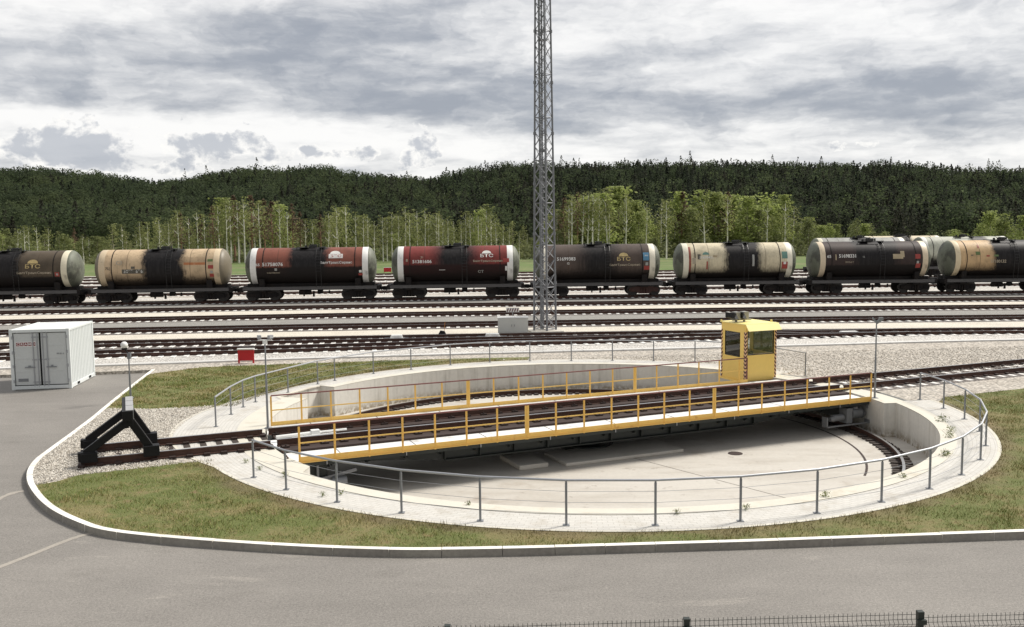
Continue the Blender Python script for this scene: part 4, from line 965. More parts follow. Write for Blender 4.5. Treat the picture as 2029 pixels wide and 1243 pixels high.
def wagon_proto():
    o = thing('tank_wagon', 'x', 'tank wagon', (0, 0, 0))
    tk = tank_mesh().build('tank', [cap_m, ringw_m, cap_m], o, smooth=True); tk.location = (0, 0, ZA)
    for x_ in (-3.75, 3.7):
        m = MB(); m.cyl((x_-.035, 0, ZA), (x_+.035, 0, ZA), RT+.014, RT+.014, 40); m.build('tank_strap', frame_m, o, smooth=True)
    m = MB(); m.bx(-5.55, 5.55, -.22, .22, .98, 1.28); m.bx(-5.7, -5.45, -1.5, 1.5, .98, 1.38); m.bx(5.45, 5.7, -1.5, 1.5, .98, 1.38)
    for x_ in (-3.9, 3.9): m.prism([(-1.35, 1.1), (1.35, 1.1), (1.5, 2.05), (1.1, 1.75), (.5, 1.5), (-.5, 1.5), (-1.1, 1.75), (-1.5, 2.05)], x_-.22, x_+.22, axis='x'); m.bx(x_-.3, x_+.3, -1.4, 1.4, .95, 1.2)
    for x_ in (-1.6, 0, 1.6): m.bx(x_-.06, x_+.06, -1.4, 1.4, 1.05, 1.3)
    m.bx(-5.2, 5.2, -.75, .75, 1.2, 1.62)
    for y_ in (-.6, .6): m.beam((-5.5, y_*2.3, 1.1), (-4.1, y_*.5, 1.1), .1, .15); m.beam((5.5, y_*2.3, 1.1), (4.1, y_*.5, 1.1), .1, .15)
    m.build('underframe', frame_m, o)
    for y_ in (-1.44, 1.44):
        m = MB(); m.bx(-5.45, 5.45, y_-.04, y_+.04, 1.1, 1.36); m.bx(-5.45, 5.45, y_-.07, y_+.05, 1.36, 1.375); m.build('side_sill', edge_m, o)
    for xb in (-3.9, 3.9):
        m = MB()
        for y_ in (-1.0, 1.0):
            m.prism([(-1.28, .62), (-1.22, .84), (-.95, .92), (-.45, 1.0), (.45, 1.0), (.95, .92), (1.22, .84), (1.28, .62), (1.1, .5), (.75, .56), (.45, .36), (-.45, .36), (-.75, .56), (-1.1, .5)], y_-.09, y_+.09, axis='y')
            for x_ in (-.22, 0, .22): m.cyl((x_, y_-.13*np.sign(y_)*-1, .42), (x_, y_-.13*np.sign(y_)*-1, .82), .08, n=8)
            for x_ in (-.925, .925): m.box((x_, y_*1.09, .675), (.3, .14, .28))
        m.bx(-.2, .2, -1.0, 1.0, .62, .94)
        bg_ = m.build('bogie', frame_m, o); bg_.location = (xb, 0, 0)
        for x_ in (-.925, .925):
            m = MB(); m.cyl((x_, -1., .675), (x_, 1., .675), .08, n=10)
            for y_ in (-.8, .8): m.cyl((x_, y_-.065, .675), (x_, y_+.065, .675), .475, n=28); m.cyl((x_, y_-.07-.03*np.sign(y_), .675), (x_, y_-.04*np.sign(y_), .675), .50, n=28)
            m.build('wheelset', wheel_m, bg_, smooth=True)
    for s_ in (-1, 1):
        m = MB(); m.box((s_*5.78, 0, 1.06), (.3, .3, .26)); m.box((s_*5.98, .04*s_, 1.06), (.24, .36, .34)); m.tube([(s_*5.6, -.4, 1.1), (s_*5.9, -.4, .8), (s_*6.0, -.3, .6)], .03, 6); m.build('coupler', frame_m, o)
        m = MB(); m.tube([(s_*5.72, -1.4, 1.4), (s_*5.72, -1.4, 1.75), (s_*5.72, -.9, 1.75)], .016, 5); m.build('end_handrail', edge_m, o)
    m = MB(); m.cyl((-1.0, -.75, .82), (0., -.75, .82), .2, n=14); m.cyl((.5, -.6, .85), (.95, -.6, .85), .17, n=12); m.beam((1.0, -.6, .85), (2.4, -.6, .9), .05, .05); m.box((.2, -.8, .7), (.16, .1, .5)); m.box((-.55, -1.1, .76), (.12, .1, .5)); m.box((1.5, -.9, .84), (.12, .1, .3)); m.build('brake_gear', frame_m, o)
    m = MB(); zt = ZA+RT
    m.bx(-1.15, 1.15, -.75, -.68, zt+.02, zt+.05); m.bx(-1.15, 1.15, .68, .75, zt+.02, zt+.05)
    for x_ in (-.7, -.35, .95): m.bx(x_-.2, x_+.2, -.7, .7, zt+.02, zt+.045)
    for x_, y_ in ((-1.1, -.6), (1.1, -.6), (-1.1, .6), (1.1, .6)): m.bx(x_-.03, x_+.03, y_-.03, y_+.03, zt-.25, zt+.03)
    m.build('walkway', hatch_m, o)
    m = MB(); m.cyl((.15, 0, zt-.08), (.15, 0, zt+.17), .34, n=20); m.cyl((.15, 0, zt+.17), (.15, 0, zt+.22), .38, n=20); m.beam((-.1, 0, zt+.25), (.5, 0, zt+.25), .05, .05); m.cyl((-.45, .1, zt-.05), (-.45, .1, zt+.2), .1, n=10); m.box((.62, 0, zt+.14), (.1, .16, .24)); m.build('hatch', hatch_m, o, smooth=True)
    for y_ in (-1, 1):
        m = MB()
        for x_ in (.55, .95):
            pts_ = [(x_, y_*.72, zt+.08)]+[(x_, y_*(RT+.09)*math.sin(a), ZA+(RT+.09)*math.cos(a)) for a in np.linspace(.55, 1.75, 8)]+[(x_, y_*1.52, 1.3)]; m.tube(pts_, .018, 5)
        for a in np.linspace(.6, 1.8, 9): m.cyl((.55, y_*(RT+.09)*math.sin(a), ZA+(RT+.09)*math.cos(a)), (.95, y_*(RT+.09)*math.sin(a), ZA+(RT+.09)*math.cos(a)), .013, n=5)
        m.build('ladder', hatch_m, o)
    return o
WP = wagon_proto()
def on_tank(me, x, zc, flip=1):      # wrap a flat mesh (x right, y up) onto the camera side of the shell
    for v in me.vertices:
        a = (v.co.y+zc)/RT; v.co = (x+v.co.x, -(RT+.018)*math.cos(a), ZA+(RT+.018)*math.sin(a))
def plate(nm, par, mat, x, zc, wd, h):
    m = MB(); n = 6
    for k in range(n+1):
        y = -h/2+h*k/n; m.V += [Vector((-wd/2, y, 0)), Vector((wd/2, y, 0))]
    m.Fc = [[2*k, 2*k+1, 2*k+3, 2*k+2] for k in range(n)]; m.Mi = [0]*n
    o = m.build(nm, mat, par); on_tank(o.data, x, zc); return o
def wtext(nm, par, mat, s, size, x, zc, stretch=1.):
    me = text_mesh(s, size); me.transform(Matrix.Scale(stretch, 4, (1, 0, 0))); me.materials.clear(); me.materials.append(mat); on_tank(me, x, zc)
    return link(bpy.data.objects.new(nm, me), par)
def emblem(par, mat, x, zc, txt='БТС', sub=None, k=1., submat=None):
    m = MB(); pts_ = [(math.cos(a)*.42*k, math.sin(a)*.36*k) for a in np.linspace(0, math.pi, 13)]; n = len(pts_)
    m.V = [Vector((a, b_, 0)) for a, b_ in pts_]+[Vector((a*.0, 0, 0)) for a, b_ in pts_[:1]]; m.Fc = [[i, i+1, n] for i in range(n-1)]; m.Mi = [0]*len(m.Fc)
    o = m.build('emblem_arch', mat, par); on_tank(o.data, x, zc+.16*k)
    wtext('emblem_letters', par, mat, txt, .46*k, x, zc-.1*k, 1.35)
    if sub: wtext('company_name', par, submat or mat, sub, .25*k, x+.1, zc-.62*k, 1.25)
wht = M('wagon_white_lettering', (.72, .71, .68), .55, var=.15, s1=4, s2=20); fad = M('wagon_faded_lettering', (.42, .36, .27), .6, var=.25, s1=4, s2=20)
gold = M('wagon_gold_lettering', (.50, .38, .17), .6, var=.25, s1=4, s2=20); dk_ = M('wagon_dark_lettering', (.10, .09, .07), .6, var=.25, s1=4, s2=20)
blu = M('blue_placard', (.09, .24, .38), .5, var=.2); redp = M('red_placard', (.34, .05, .04), .5, var=.25); teal = M('teal_placard', (.13, .26, .22), .5, var=.2); grn = M('green_placard', (.12, .17, .06), .5, var=.2)
gry = M('grey_patch', (.35, .35, .33), .6, var=.25); tan = M('bare_tan_patch', (.42, .34, .22), .6, var=.3)
tx = [p[0] for p in T0]; 
T0R = resample(T0, 1.)
def t0y(x): return float(np.interp(x, [p.x for p in T0R], [p.y for p in T0R]))
coup = []
for px in (-118, 180, 475, 763, 1045, 1321, 1587, 1850, 2106):
    x_ = 0.
    for _ in range(5): x_ = (px-1014.5)/F*(t0y(x_)+.1)
    coup.append(x_)
W = [
 dict(lb='olive brown tank wagon with black left half, cut by the left edge', base=(.105, .082, .058), sc=-1.6, sw=2.6, low=-.55, dirt=.5, ring=(.74, .68, .52)),
 dict(lb='beige tank wagon with a wide black oil spill and an orange stripe', base=(.60, .45, .29), sc=.3, sw=1.6, low=None, dirt=.5, extra=[(1.95, 3.65, .28, .5, (.45, .16, .06), .9), (-1.2, 3.7, .5, .95, (.3, .2, .12), .35)], ring=(.66, .53, .36), capc=(.20, .17, .12)),
 dict(lb='red brown tank wagon with white emblem and company name, black lower half', base=(.24, .085, .06), sc=-.1, sw=1.55, low=-.0, dirt=.35, ring=(.80, .79, .76)),
 dict(lb='dark red tank wagon with black spill down the middle and white end rings', base=(.22, .045, .04), sc=.0, sw=1.6, low=.05, dirt=.35, edge=.9, lowc=(.022, .008, .008), ring=(.80, .79, .76)),
 dict(lb='dark brown tank wagon with blue placard right behind the lattice mast', base=(.10, .075, .064), sc=0., sw=1.5, low=None, dirt=.4, edge=1.0, ring=(.78, .73, .60)),
 dict(lb='cream tank wagon with black middle and teal and red placards', base=(.68, .60, .43), sc=.5, sw=1.6, low=-.95, dirt=.5, extra=[(-4.35, -4.1, -1.2, 1.3, (.25, .03, .02), .9)], ring=(.82, .78, .64)),
 dict(lb='nearly black tank wagon with a tan patch on its right half', base=(.052, .036, .034), sc=.2, sw=1.9, low=-.4, dirt=.3, ring=(.70, .58, .42)),
 dict(lb='peach tank wagon with black middle, cut by the right edge', base=(.62, .43, .24), sc=.6, sw=1.9, low=-1.0, dirt=.55, ring=(.74, .62, .42)),
]
WG = 'tank wagons in the front row'
for i, d in enumerate(W):
    x0, x1 = coup[i], coup[i+1]; y0, y1 = t0y(x0), t0y(x1); sc_ = math.hypot(x1-x0, y1-y0)/12.03
    o = dup(WP, ((x0+x1)/2, (y0+y1)/2, -.0), math.atan2(y1-y0, x1-x0), d['lb'], WG, sc_)
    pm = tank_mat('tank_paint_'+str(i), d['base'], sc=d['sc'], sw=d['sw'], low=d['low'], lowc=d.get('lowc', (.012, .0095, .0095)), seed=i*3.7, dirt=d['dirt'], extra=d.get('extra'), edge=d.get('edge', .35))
    rg = M('end_ring_'+str(i), d['ring'], .5, var=.1, s1=1.3, s2=9, c2=tuple(v_*.6 for v_ in d['ring']), mixs=.9, blo=.58, bhi=.75)
    cpm = cap_m if 'capc' not in d else M('tank_end_'+str(i), d['capc'], .5, var=.2)
    d['o'] = o; o.scale = (sc_, 1.03, 1.015)
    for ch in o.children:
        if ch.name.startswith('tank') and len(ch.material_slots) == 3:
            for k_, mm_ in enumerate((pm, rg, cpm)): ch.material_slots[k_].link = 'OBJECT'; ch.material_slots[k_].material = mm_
        if i == 4 and ch.name.startswith('bogie') and ch.location.x > 0: ch.material_slots[0].link = 'OBJECT'; ch.material_slots[0].material = bogierust_m
o = W[0]['o']; emblem(o, gold, 2.1, .42, 'БТС', 'БалтТрансСервис', submat=fad); plate('placard', o, redp, 4.0, -.35, .35, .35); plate('placard', o, gry, 4.0, -.35, .16, .16)
o = W[1]['o']; plate('number_backing', o, dk_, -2.05, -.2, 1.75, .36); wtext('fleet_number', o, wht, '50771676', .36, -2.05, -.2, 1.05); plate('placard', o, grn, 4.05, .66, .42, .22); plate('placard', o, redp, 4.1, .1, .42, .3); plate('placard', o, redp, 4.15, -.62, .34, .28); plate('placard', o, gry, 4.15, -.32, .2, .2)
wtext('small_lettering', o, fad, 'О', .5, -3.15, .5, 1.4); plate('placard', o, dk_, -2.05, .12, .3, .2); wtext('small_lettering', o, dk_, '7Ц', .3, -4.05, .05)
o = W[2]['o']; wtext('fleet_number', o, wht, '51758076', .40, -2.95, .22, 1.05); wtext('small_lettering', o, wht, '65', .3, -4.15, .2, 1.2); plate('emblem_backing', o, wht, 2.15, .92, 1.15, .42); emblem(o, wht, 2.1, .98, '', None, 1.); wtext('emblem_letters', o, redp, 'БТС', .34, 2.15, .9, 1.4); wtext('company_name', o, wht, 'БалтТрансСервис', .27, 2.2, .32, 1.1)
plate('placard', o, wht, 4.15, -.45, .22, .22).rotation_euler = (0, 0, 0); plate('placard', o, redp, 4.15, -.72, .34, .2); plate('small_plate', o, gry, -2.7, -.2, .2, .2); wtext('small_lettering', o, fad, 'СОБСТВЕННИК', .14, -2.9, -.5)
o = W[3]['o']; wtext('fleet_number', o, wht, '51381606', .38, -2.75, .3, 1.05); wtext('small_lettering', o, fad, '21', .24, -2.75, .68); wtext('small_lettering', o, fad, '8', .34, -4.0, .42); emblem(o, wht, 2.6, .86, 'БТС', 'БалтТрансСервис', .9, fad)
plate('placard', o, wht, 4.2, -.35, .16, .4); plate('placard', o, redp, 4.2, .35, .5, .35); plate('small_plate', o, wht, -1.1, -.42, .5, .04); wtext('small_lettering', o, gry, 'СТ', .3, 2.1, -.62, 1.2)
o = W[4]['o']; wtext('fleet_number', o, wht, '51699383', .40, -2.75, .38, 1.0); wtext('small_lettering', o, wht, '12', .24, -2.6, -.0); emblem(o, gold, 2.1, .42, 'БТС', 'БалтТрансСервис', .95, fad)
plate('placard', o, blu, 4.0, .55, .5, .72); plate('placard', o, redp, 4.05, -.45, .46, .36); plate('placard', o, gry, 4.05, -.1, .22, .26); wtext('placard_lettering', o, wht, '1863', .17, 4.0, .62)
o = W[5]['o']; emblem(o, teal, -2.8, .52, '', None, .7); wtext('fleet_number', o, wht, '51699411', .32, -2.75, .38, 1.0); plate('placard', o, dk_, -3.4, .45, .26, .45); plate('placard', o, fad, -3.85, .1, .3, .5); plate('placard', o, tan, -2.0, .5, .38, .18)
plate('placard', o, teal, 4.1, .55, .48, .62); plate('placard', o, redp, 4.1, -.35, .5, .62); plate('placard', o, wht, 4.1, -.15, .22, .22); plate('rust_patch', o, redp, -2.7, -.3, .12, .7); plate('bare_patch', o, gry, 1.35, .1, .18, 1.)
o = W[6]['o']; wtext('fleet_number', o, wht, '51698331', .42, -2.35, .38, .95); wtext('small_lettering', o, wht, '65', .34, -4.0, .35, 1.1); plate('small_plate', o, tan, -3.4, .3, .1, .5); plate('bare_patch', o, tan, 2.1, .32, .9, .42); plate('bare_patch', o, tan, 2.5, .52, .35, .55); plate('placard', o, redp, 3.85, .3, .45, .4); plate('placard', o, redp, 3.9, -.5, .42, .4); plate('placard', o, gry, 3.85, -.2, .2, .22); wtext('small_lettering', o, gry, '12', .2, -.95, .3)
wtext('small_lettering', o, fad, 'ГРУЗ 60 Т', .16, -2.2, -.15)
o = W[7]['o']; wtext('fleet_number', o, fad, '57180132', .36, -.9, -.2, 1.); plate('placard', o, grn, -2.75, .52, .4, .3); plate('placard', o, redp, -1.85, .28, .3, .12); plate('placard', o, grn, -1.1, .3, .4, .16); plate('rust_patch', o, redp, -2.6, 1.2, .1, .4); plate('small_plate', o, dk_, -3.3, .35, .2, .08)
# wagons on the tracks behind
RW_ = [((40.4, 105.9, 0), 'grey tank wagon with cream end ring behind the nearly black wagon', (.36, .36, .34), (.74, .70, .55), 0, 1.03, 0.),
       ((52.4, 106.0, 0), 'pale grey-green tank wagon with big white end ring behind the peach wagon', (.48, .49, .41), (.80, .79, .74), 1.6, 1.03, 0.),
       ((52.3, 122.3, 0), 'cream tank wagon with dark hatch stain in the farthest row', (.64, .56, .40), (.74, .70, .6), .0, 1.03, 0.)]
for k, (loc, lb, bc, rc, sc0, s_, rz) in enumerate(RW_):
    o = dup(WP, loc, rz, lb, 'tank wagons in the rear rows', s_)
    pm = tank_mat('rear_tank_paint_'+str(k), bc, sc=sc0, sw=.9, low=None, seed=20+k*5, dirt=.3); rg = M('rear_ring_'+str(k), rc, .5, var=.1)
    for ch in o.children:
        if ch.name.startswith('tank') and len(ch.material_slots) == 3:
            for k_, mm_ in enumerate((pm, rg, cap_m)): ch.material_slots[k_].link = 'OBJECT'; ch.material_slots[k_].material = mm_
for ch in list(WP.children):
    for g in list(ch.children): bpy.data.objects.remove(g)
    bpy.data.objects.remove(ch)
bpy.data.objects.remove(WP)

# ================================================================== VEGETATION
def leaf_mat(name, c1, c2, hue=.0):
    m, t, b = base_mat(name); g = t.node('ShaderNodeNewGeometry'); oi = t.node('ShaderNodeObjectInfo')
    c = t.mix(g.outputs['Random Per Island'], (*c1, 1), (*c2, 1))
    v = t.v('SCALE', c); t.put(v.node.inputs[3], t.m('ADD', .75, t.m('MULTIPLY', oi.outputs['Random'], .5))); t.put(b.inputs['Base Color'], v)
    b.inputs['Roughness'].default_value = .7; b.inputs['Specular IOR Level'].default_value = .2
    tl = t.node('ShaderNodeBsdfTranslucent'); t.put(tl.inputs[0], v); mx = t.node('ShaderNodeMixShader'); mx.inputs[0].default_value = .42
    out = m.node_tree.nodes['Material Output']; t.l.new(b.outputs[0], mx.inputs[1]); t.l.new(tl.outputs[0], mx.inputs[2]); t.l.new(mx.outputs[0], out.inputs[0]); return m
def leaf_mesh(name, C, size, mat, lean=.5):
    """one small quad at every centre"""
    n = len(C); nn = rng.normal(size=(n, 3)); nn /= np.linalg.norm(nn, axis=1)[:, None]; nn[:, 2] = np.abs(nn[:, 2])+lean; nn[:, 1] -= lean*.35; nn /= np.linalg.norm(nn, axis=1)[:, None]
    a = rng.normal(size=(n, 3)); a -= (a*nn).sum(1)[:, None]*nn; a /= np.linalg.norm(a, axis=1)[:, None]; b_ = np.cross(nn, a)
    s_ = (size*(.6+.8*rng.random(n)))[:, None] if np.isscalar(size) else size[:, None]
    V = np.stack([C-a*s_*.5, C-b_*s_*.4, C+a*s_*.5, C+b_*s_*.4], 1).reshape(-1, 3)
    return raw_mesh(name, V, np.arange(4*n, dtype=np.int32).reshape(-1, 4), mat)
def raw_mesh(name, V, Fq, mat):
    me = bpy.data.meshes.new(name); k = Fq.shape[1]; nf = len(Fq)
    me.vertices.add(len(V)); me.vertices.foreach_set('co', V.astype(np.float32).ravel()); me.loops.add(nf*k); me.loops.foreach_set('vertex_index', Fq.astype(np.int32).ravel())
    me.polygons.add(nf); me.polygons.foreach_set('loop_start', np.arange(0, nf*k, k, dtype=np.int32)); me.update(calc_edges=True); me.validate()
    me.materials.append(mat); return me
def crown_pts(kind, H, n):
    """leaf centres of one crown of height H standing at the origin"""
    out = []
    if kind == 'birch':       # narrow, sparse, starts high
        nc = 26
        for i in range(nc):
            z = H*(.36+.62*rng.random()); r_ = H*.115*(1-((z/H-.62)/.45)**2)**.5 if abs((z/H-.62)/.45) < 1 else .2; a = rng.random()*6.28; q = r_*rng.random()**.5
            out.append(np.array([q*math.cos(a), q*math.sin(a), z])+rng.normal(size=(n//nc, 3))*[.5, .5, .75])
    elif kind == 'bushy':     # broad light green crown down to the ground
        nc = 46
        for i in range(nc):
            u = rng.random(); z = H*(.26+.72*u); r_ = H*.22*math.sin(math.pi*min(1, .25+u*.72))**.8*(1.15-.45*u); a = rng.random()*6.28; q = r_*rng.random()**.4
            out.append(np.array([q*math.cos(a), q*math.sin(a), z])+rng.normal(size=(n//nc, 3))*[.55, .55, .45])
    elif kind == 'sapling':   # dense young growth
        nc = 22
        for i in range(nc):
            u = rng.random(); z = H*(.42+.56*u); r_ = H*.13*(1-u*.6); a = rng.random()*6.28; q = r_*rng.random()**.4
            out.append(np.array([q*math.cos(a), q*math.sin(a), z])+rng.normal(size=(n//nc, 3))*[.4, .4, .5])
    else:                     # conifer, also the browned ones
        nc = 40
        for i in range(nc):
            u = rng.random(); z = H*(.38+.62*u); r_ = H*.13*(1-u)**.7; a = rng.random()*6.28; q = r_*rng.random()**.5
            out.append(np.array([q*math.cos(a), q*math.sin(a), z])+rng.normal(size=(n//nc, 3))*[.35, .35, .3]*(1.2-u))
    C = np.concatenate(out); C[:, 2] = np.clip(C[:, 2], .2, H); return C
bark = {'birch': M('birch_bark', (.80, .77, .70), .8, var=.25, s1=1.5, s2=8), 'grey': M('grey_bark', (.42, .37, .30), .85, var=.3), 'pine': M('pine_bark', (.30, .17, .11), .85, var=.3)}
KINDS = {
 'birch': ('birch_tree', 'birch', leaf_mat('birch_leaves', (.17, .19, .07), (.27, .28, .11)), bark['birch'], 300, .38, .17),
 'bushy': ('broadleaf_tree', 'bushy', leaf_mat('bright_leaves', (.22, .27, .08), (.34, .38, .13)), bark['grey'], 1200, .44, .14),
 'olive': ('broadleaf_tree', 'bushy', leaf_mat('olive_leaves', (.15, .175, .07), (.25, .27, .11)), bark['grey'], 1050, .44, .14),
 'sapling': ('young_tree', 'sapling', leaf_mat('young_leaves', (.19, .21, .085), (.29, .30, .125)), bark['grey'], 330, .36, .15),
 'brown': ('browned_pine', 'conifer', leaf_mat('brown_needles', (.13, .095, .065), (.19, .135, .09)), bark['pine'], 420, .34, .15),
 'spruce': ('spruce_tree', 'conifer', leaf_mat('dark_needles', (.025, .04, .018), (.05, .07, .03)), bark['grey'], 1300, .4, .12)}
PROT = {}
for kd, (nm, ck, lm, bk, n, ls, tr_r) in KINDS.items():
    PROT[kd] = []
    for v_ in range(4):
        Hn = 10.; crown = leaf_mesh('crown', crown_pts(ck, Hn, n), ls, lm)
        m = MB(); bend = random.uniform(-.35, .35); top = (.97 if kd in ('birch',) else .85)*Hn
        pts_ = [(bend*math.sin(k*.45+v_)*.5*(k/7), bend*math.cos(k*.6)*(k/7), top*k/7) for k in range(8)]
        for k in range(7): m.cyl(pts_[k], pts_[k+1], tr_r*(1-.8*k/7), tr_r*(1-.8*(k+1)/7), 6, caps=False)
        for k in range(9):
            j = random.randint(3, 6); p = Vector(pts_[j]); a = random.random()*6.28; L = Hn*.1*random.uniform(.5, 1.1); m.cyl(p, p+Vector((math.cos(a)*L, math.sin(a)*L, L*.9)), tr_r*.3, tr_r*.1, 4, caps=False)
        me = bpy.data.meshes.new('trunk'); me.from_pydata([tuple(v) for v in m.V], [], m.Fc); me.materials.append(bk); PROT[kd].append((crown, me))
TL = {'birch': 'slim white-barked birch in the wood behind the tank wagons', 'bushy': 'bright green rounded tree in front of the dark hillside', 'olive': 'olive green bushy tree in the wood behind the wagons',
      'sapling': 'thin young tree in the dense grove behind the wagons', 'brown': 'brown-needled pine standing in the wood behind the wagons', 'spruce': 'dark green spruce in the wood behind the wagons'}
def tree(kd, x, y, H, wide=1., zg=None):
    c_, t_ = random.choice(PROT[kd]); nm = KINDS[kd][0]; zg = float(terrain(x, y)) if zg is None else zg
    o = thing(nm, TL[kd], 'tree', (x, y, zg-.05), random.random()*6.28, group=TL[kd].split(' in ')[0].split(' standing')[0]+'s in the wood')
    s_ = H/10; o.scale = (s_*wide, s_*wide, s_)
    a = bpy.data.objects.new('crown', c_); link(a, o)
    b_ = bpy.data.objects.new('trunk', t_); link(b_, o)
    return o
topl = [(-200, 448), (0, 447), (80, 440), (150, 447), (230, 440), (270, 432), (350, 418), (430, 402), (500, 384), (560, 392), (620, 428), (660, 415), (685, 394), (715, 420), (760, 425), (800, 408), (850, 410), (900, 420), (960, 400), (1000, 425),
        (1040, 440), (1090, 420), (1130, 385), (1170, 376), (1215, 370), (1250, 385), (1290, 402), (1330, 384), (1370, 380), (1420, 372), (1480, 380), (1550, 385), (1580, 405), (1640, 438), (1700, 425), (1760, 445), (1850, 442), (1920, 434), (1970, 410), (2029, 425), (2250, 430)]
def top_at(px): return float(np.interp(px, [a for a, _ in topl], [b_ for _, b_ in topl]))
def tree_px(kd, px, ytop, y, wide=1.):
    x = (px-1014.5)/F*y*1.004; H = CAMH+((459-(px-1014.5)*.0107)-ytop)/F*y-float(terrain(x, y)); return tree(kd, x, y, max(H, 3.), wide)
# trees picked out of the photograph
for px in (300, 250, 340, 360, 440, 455, 490, 520, 560, 575, 610, 655, 670, 690, 745, 780, 815, 880, 890, 915, 925, 950, 1010, 1030, 1165, 1175, 1240, 1280, 1320, 1395, 1440, 830, 868, 872, 792, 724, 709, 733, 762, 770, 966, 975, 998, 806, 845, 852, 902, 935, 1128, 1134, 1155, 1186, 1203, 463, 478, 412, 381, 322, 398, 285, 44, 57, 66, 82, 172, 625, 1518, 1553): tree_px('birch', px, top_at(px)+random.uniform(2, 22), random.uniform(184, 192), .8)
for px in (505, 530, 470, 545, 365, 600, 640, 1145, 1120, 1350, 1440, 585, 430): tree_px('brown', px, top_at(px)+random.uniform(-4, 8), random.uniform(192, 204), 1.05)
for px, w_ in ((682, 1.), (1195, 1.15), (1225, 1.2), (1260, 1.), (1345, .95), (1385, 1.1), (1415, 1.2), (1450, 1.2), (1480, 1.1), (1515, 1.1), (1550, 1.), (1600, .9), (1710, 1.), (1955, 1.1), (1985, 1.1), (560, 1.), (450, 1.), (955, .8), (2020, 1.), (1640, .9)): tree_px('bushy', px, top_at(px)+random.uniform(-4, 16), random.uniform(200, 216), w_*random.uniform(.85, 1.1))
px = -230
while px < 2260:
    if px < 620: kd = random.choice(['sapling']*5+['birch', 'brown', 'olive', 'bushy'])
    elif px < 1060: kd = random.choice(['birch', 'sapling', 'olive', 'olive', 'olive', 'spruce'])
    elif px < 1600: kd = random.choice(['olive', 'sapling', 'olive', 'birch', 'birch', 'bushy'])
    else: kd = random.choice(['olive', 'bushy', 'olive', 'sapling'])
    tree_px(kd, px, top_at(px)+random.triangular(0, 62, 18), random.uniform(198, 240), random.uniform(.8, 1.2)); px += random.uniform(6, 15)
px = -230
while px < 2260:      # lower front edge of the wood
    kd = random.choice(['sapling', 'sapling', 'olive']) if px < 620 else random.choice(['olive', 'sapling', 'bushy', 'olive'])
    tree_px(kd, px, random.uniform(452, 490) if px > 620 else random.uniform(456, 475), random.uniform(194, 204), 1.2); px += random.uniform(24, 40)
# undergrowth along the wood edge: one mass
N = 52000; X = rng.uniform(-150, 150, N); Y = 192+55*rng.random(N)**1.1; C = np.stack([X, Y, terrain(X, Y)+rng.random(N)**1.5*3.6*(.45+.3*np.sin(X*.21)+.2*np.sin(X*.57))], 1)
under = leaf_mesh('undergrowth', C, .62, leaf_mat('undergrowth_leaves', (.12, .135, .06), (.20, .21, .09)))
tag(link(bpy.data.objects.new('undergrowth', under)), kind='stuff')
# forest on the hills: one mass of several thousand small crowns
def forest(name, sel, c1, c2, ht, conifer, n_leaf, lsz):
    P = []; S = []
    X, Y, H = sel; n = len(X); Z = terrain(X, Y)
    u = rng.random((n, n_leaf)); a = rng.random((n, n_leaf))*6.28
    if conifer: r_ = H[:, None]*.2*(1-u)**.75; q = r_*rng.random((n, n_leaf))**.35; zz_ = H[:, None]*(.12+.9*u)
    else: th = np.arccos(1-1.7*rng.random((n, n_leaf))); rr_ = H[:, None]*.38*rng.random((n, n_leaf))**.2; q = rr_*np.sin(th); zz_ = H[:, None]*.62+rr_*np.cos(th)*1.25
    C = np.stack([X[:, None]+q*np.cos(a), Y[:, None]+q*np.sin(a), Z[:, None]+zz_], 2).reshape(-1, 3)
    sz = lsz*(.6+.7*rng.random(len(C)))
    me = leaf_mesh(name, C, sz, None, lean=.45)
    return me
def forest_obj(name, X, Y, H, con, mat, nl, lsz):
    me = forest(name, (X, Y, H), None, None, None, con, nl, lsz); me.materials.clear(); me.materials.append(mat)
    tag(link(bpy.data.objects.new(name, me)), kind='stuff')
def forest_mat(name, c1, c2, c3):
    m, t, b = base_mat(name); g = t.node('ShaderNodeNewGeometry'); co = t.node('ShaderNodeTexCoord').outputs['Object']
    c = t.mix(t.ss(t.noise(t.v('MULTIPLY', co, (1, 1, 0)), .12, 3, .6), .42, .58), (*c1, 1), (*c2, 1)); c = t.mix(t.ss(t.noise(t.v('MULTIPLY', co, (1, 1, 0)), .022, 3, .6), .45, .62), c, t.mix(.6, c, (*c3, 1)))
    v = t.v('SCALE', c); t.put(v.node.inputs[3], t.m('ADD', .86, t.m('MULTIPLY', g.outputs['Random Per Island'], .28))); t.put(b.inputs['Base Color'], v); b.inputs['Roughness'].default_value = .8; b.inputs['Specular IOR Level'].default_value = .1
    tl = t.node('ShaderNodeBsdfTranslucent'); t.put(tl.inputs[0], v); mx = t.node('ShaderNodeMixShader'); mx.inputs[0].default_value = .5
    out = m.node_tree.nodes['Material Output']; t.l.new(b.outputs[0], mx.inputs[1]); t.l.new(tl.outputs[0], mx.inputs[2]); t.l.new(mx.outputs[0], out.inputs[0]); return m
NT_ = 11300
Y = 268+(660-268)*rng.random(NT_)**.85; X = (rng.random(NT_)-.5)*2*.85*Y; 
pxx = X/Y*F+1014.5
con_p = np.interp(pxx, [0, 400, 700, 900, 1100, 1500, 2029], [.25, .3, .45, .6, .75, .75, .7]); isc = rng.random(NT_) < con_p
H = np.where(isc, 9.5+4.5*rng.random(NT_)**2.2, rng.uniform(8, 13.5, NT_)); H[(rng.random(NT_) < .035) & isc] *= 1.35
fm_c = forest_mat('hill_conifers', (.033, .042, .031), (.055, .063, .043), (.062, .056, .043)); fm_d = forest_mat('hill_broadleaves', (.068, .090, .046), (.045, .060, .034), (.098, .120, .054))
forest_obj('hillside_forest', X[isc], Y[isc], H[isc], True, fm_c, 150, .85)
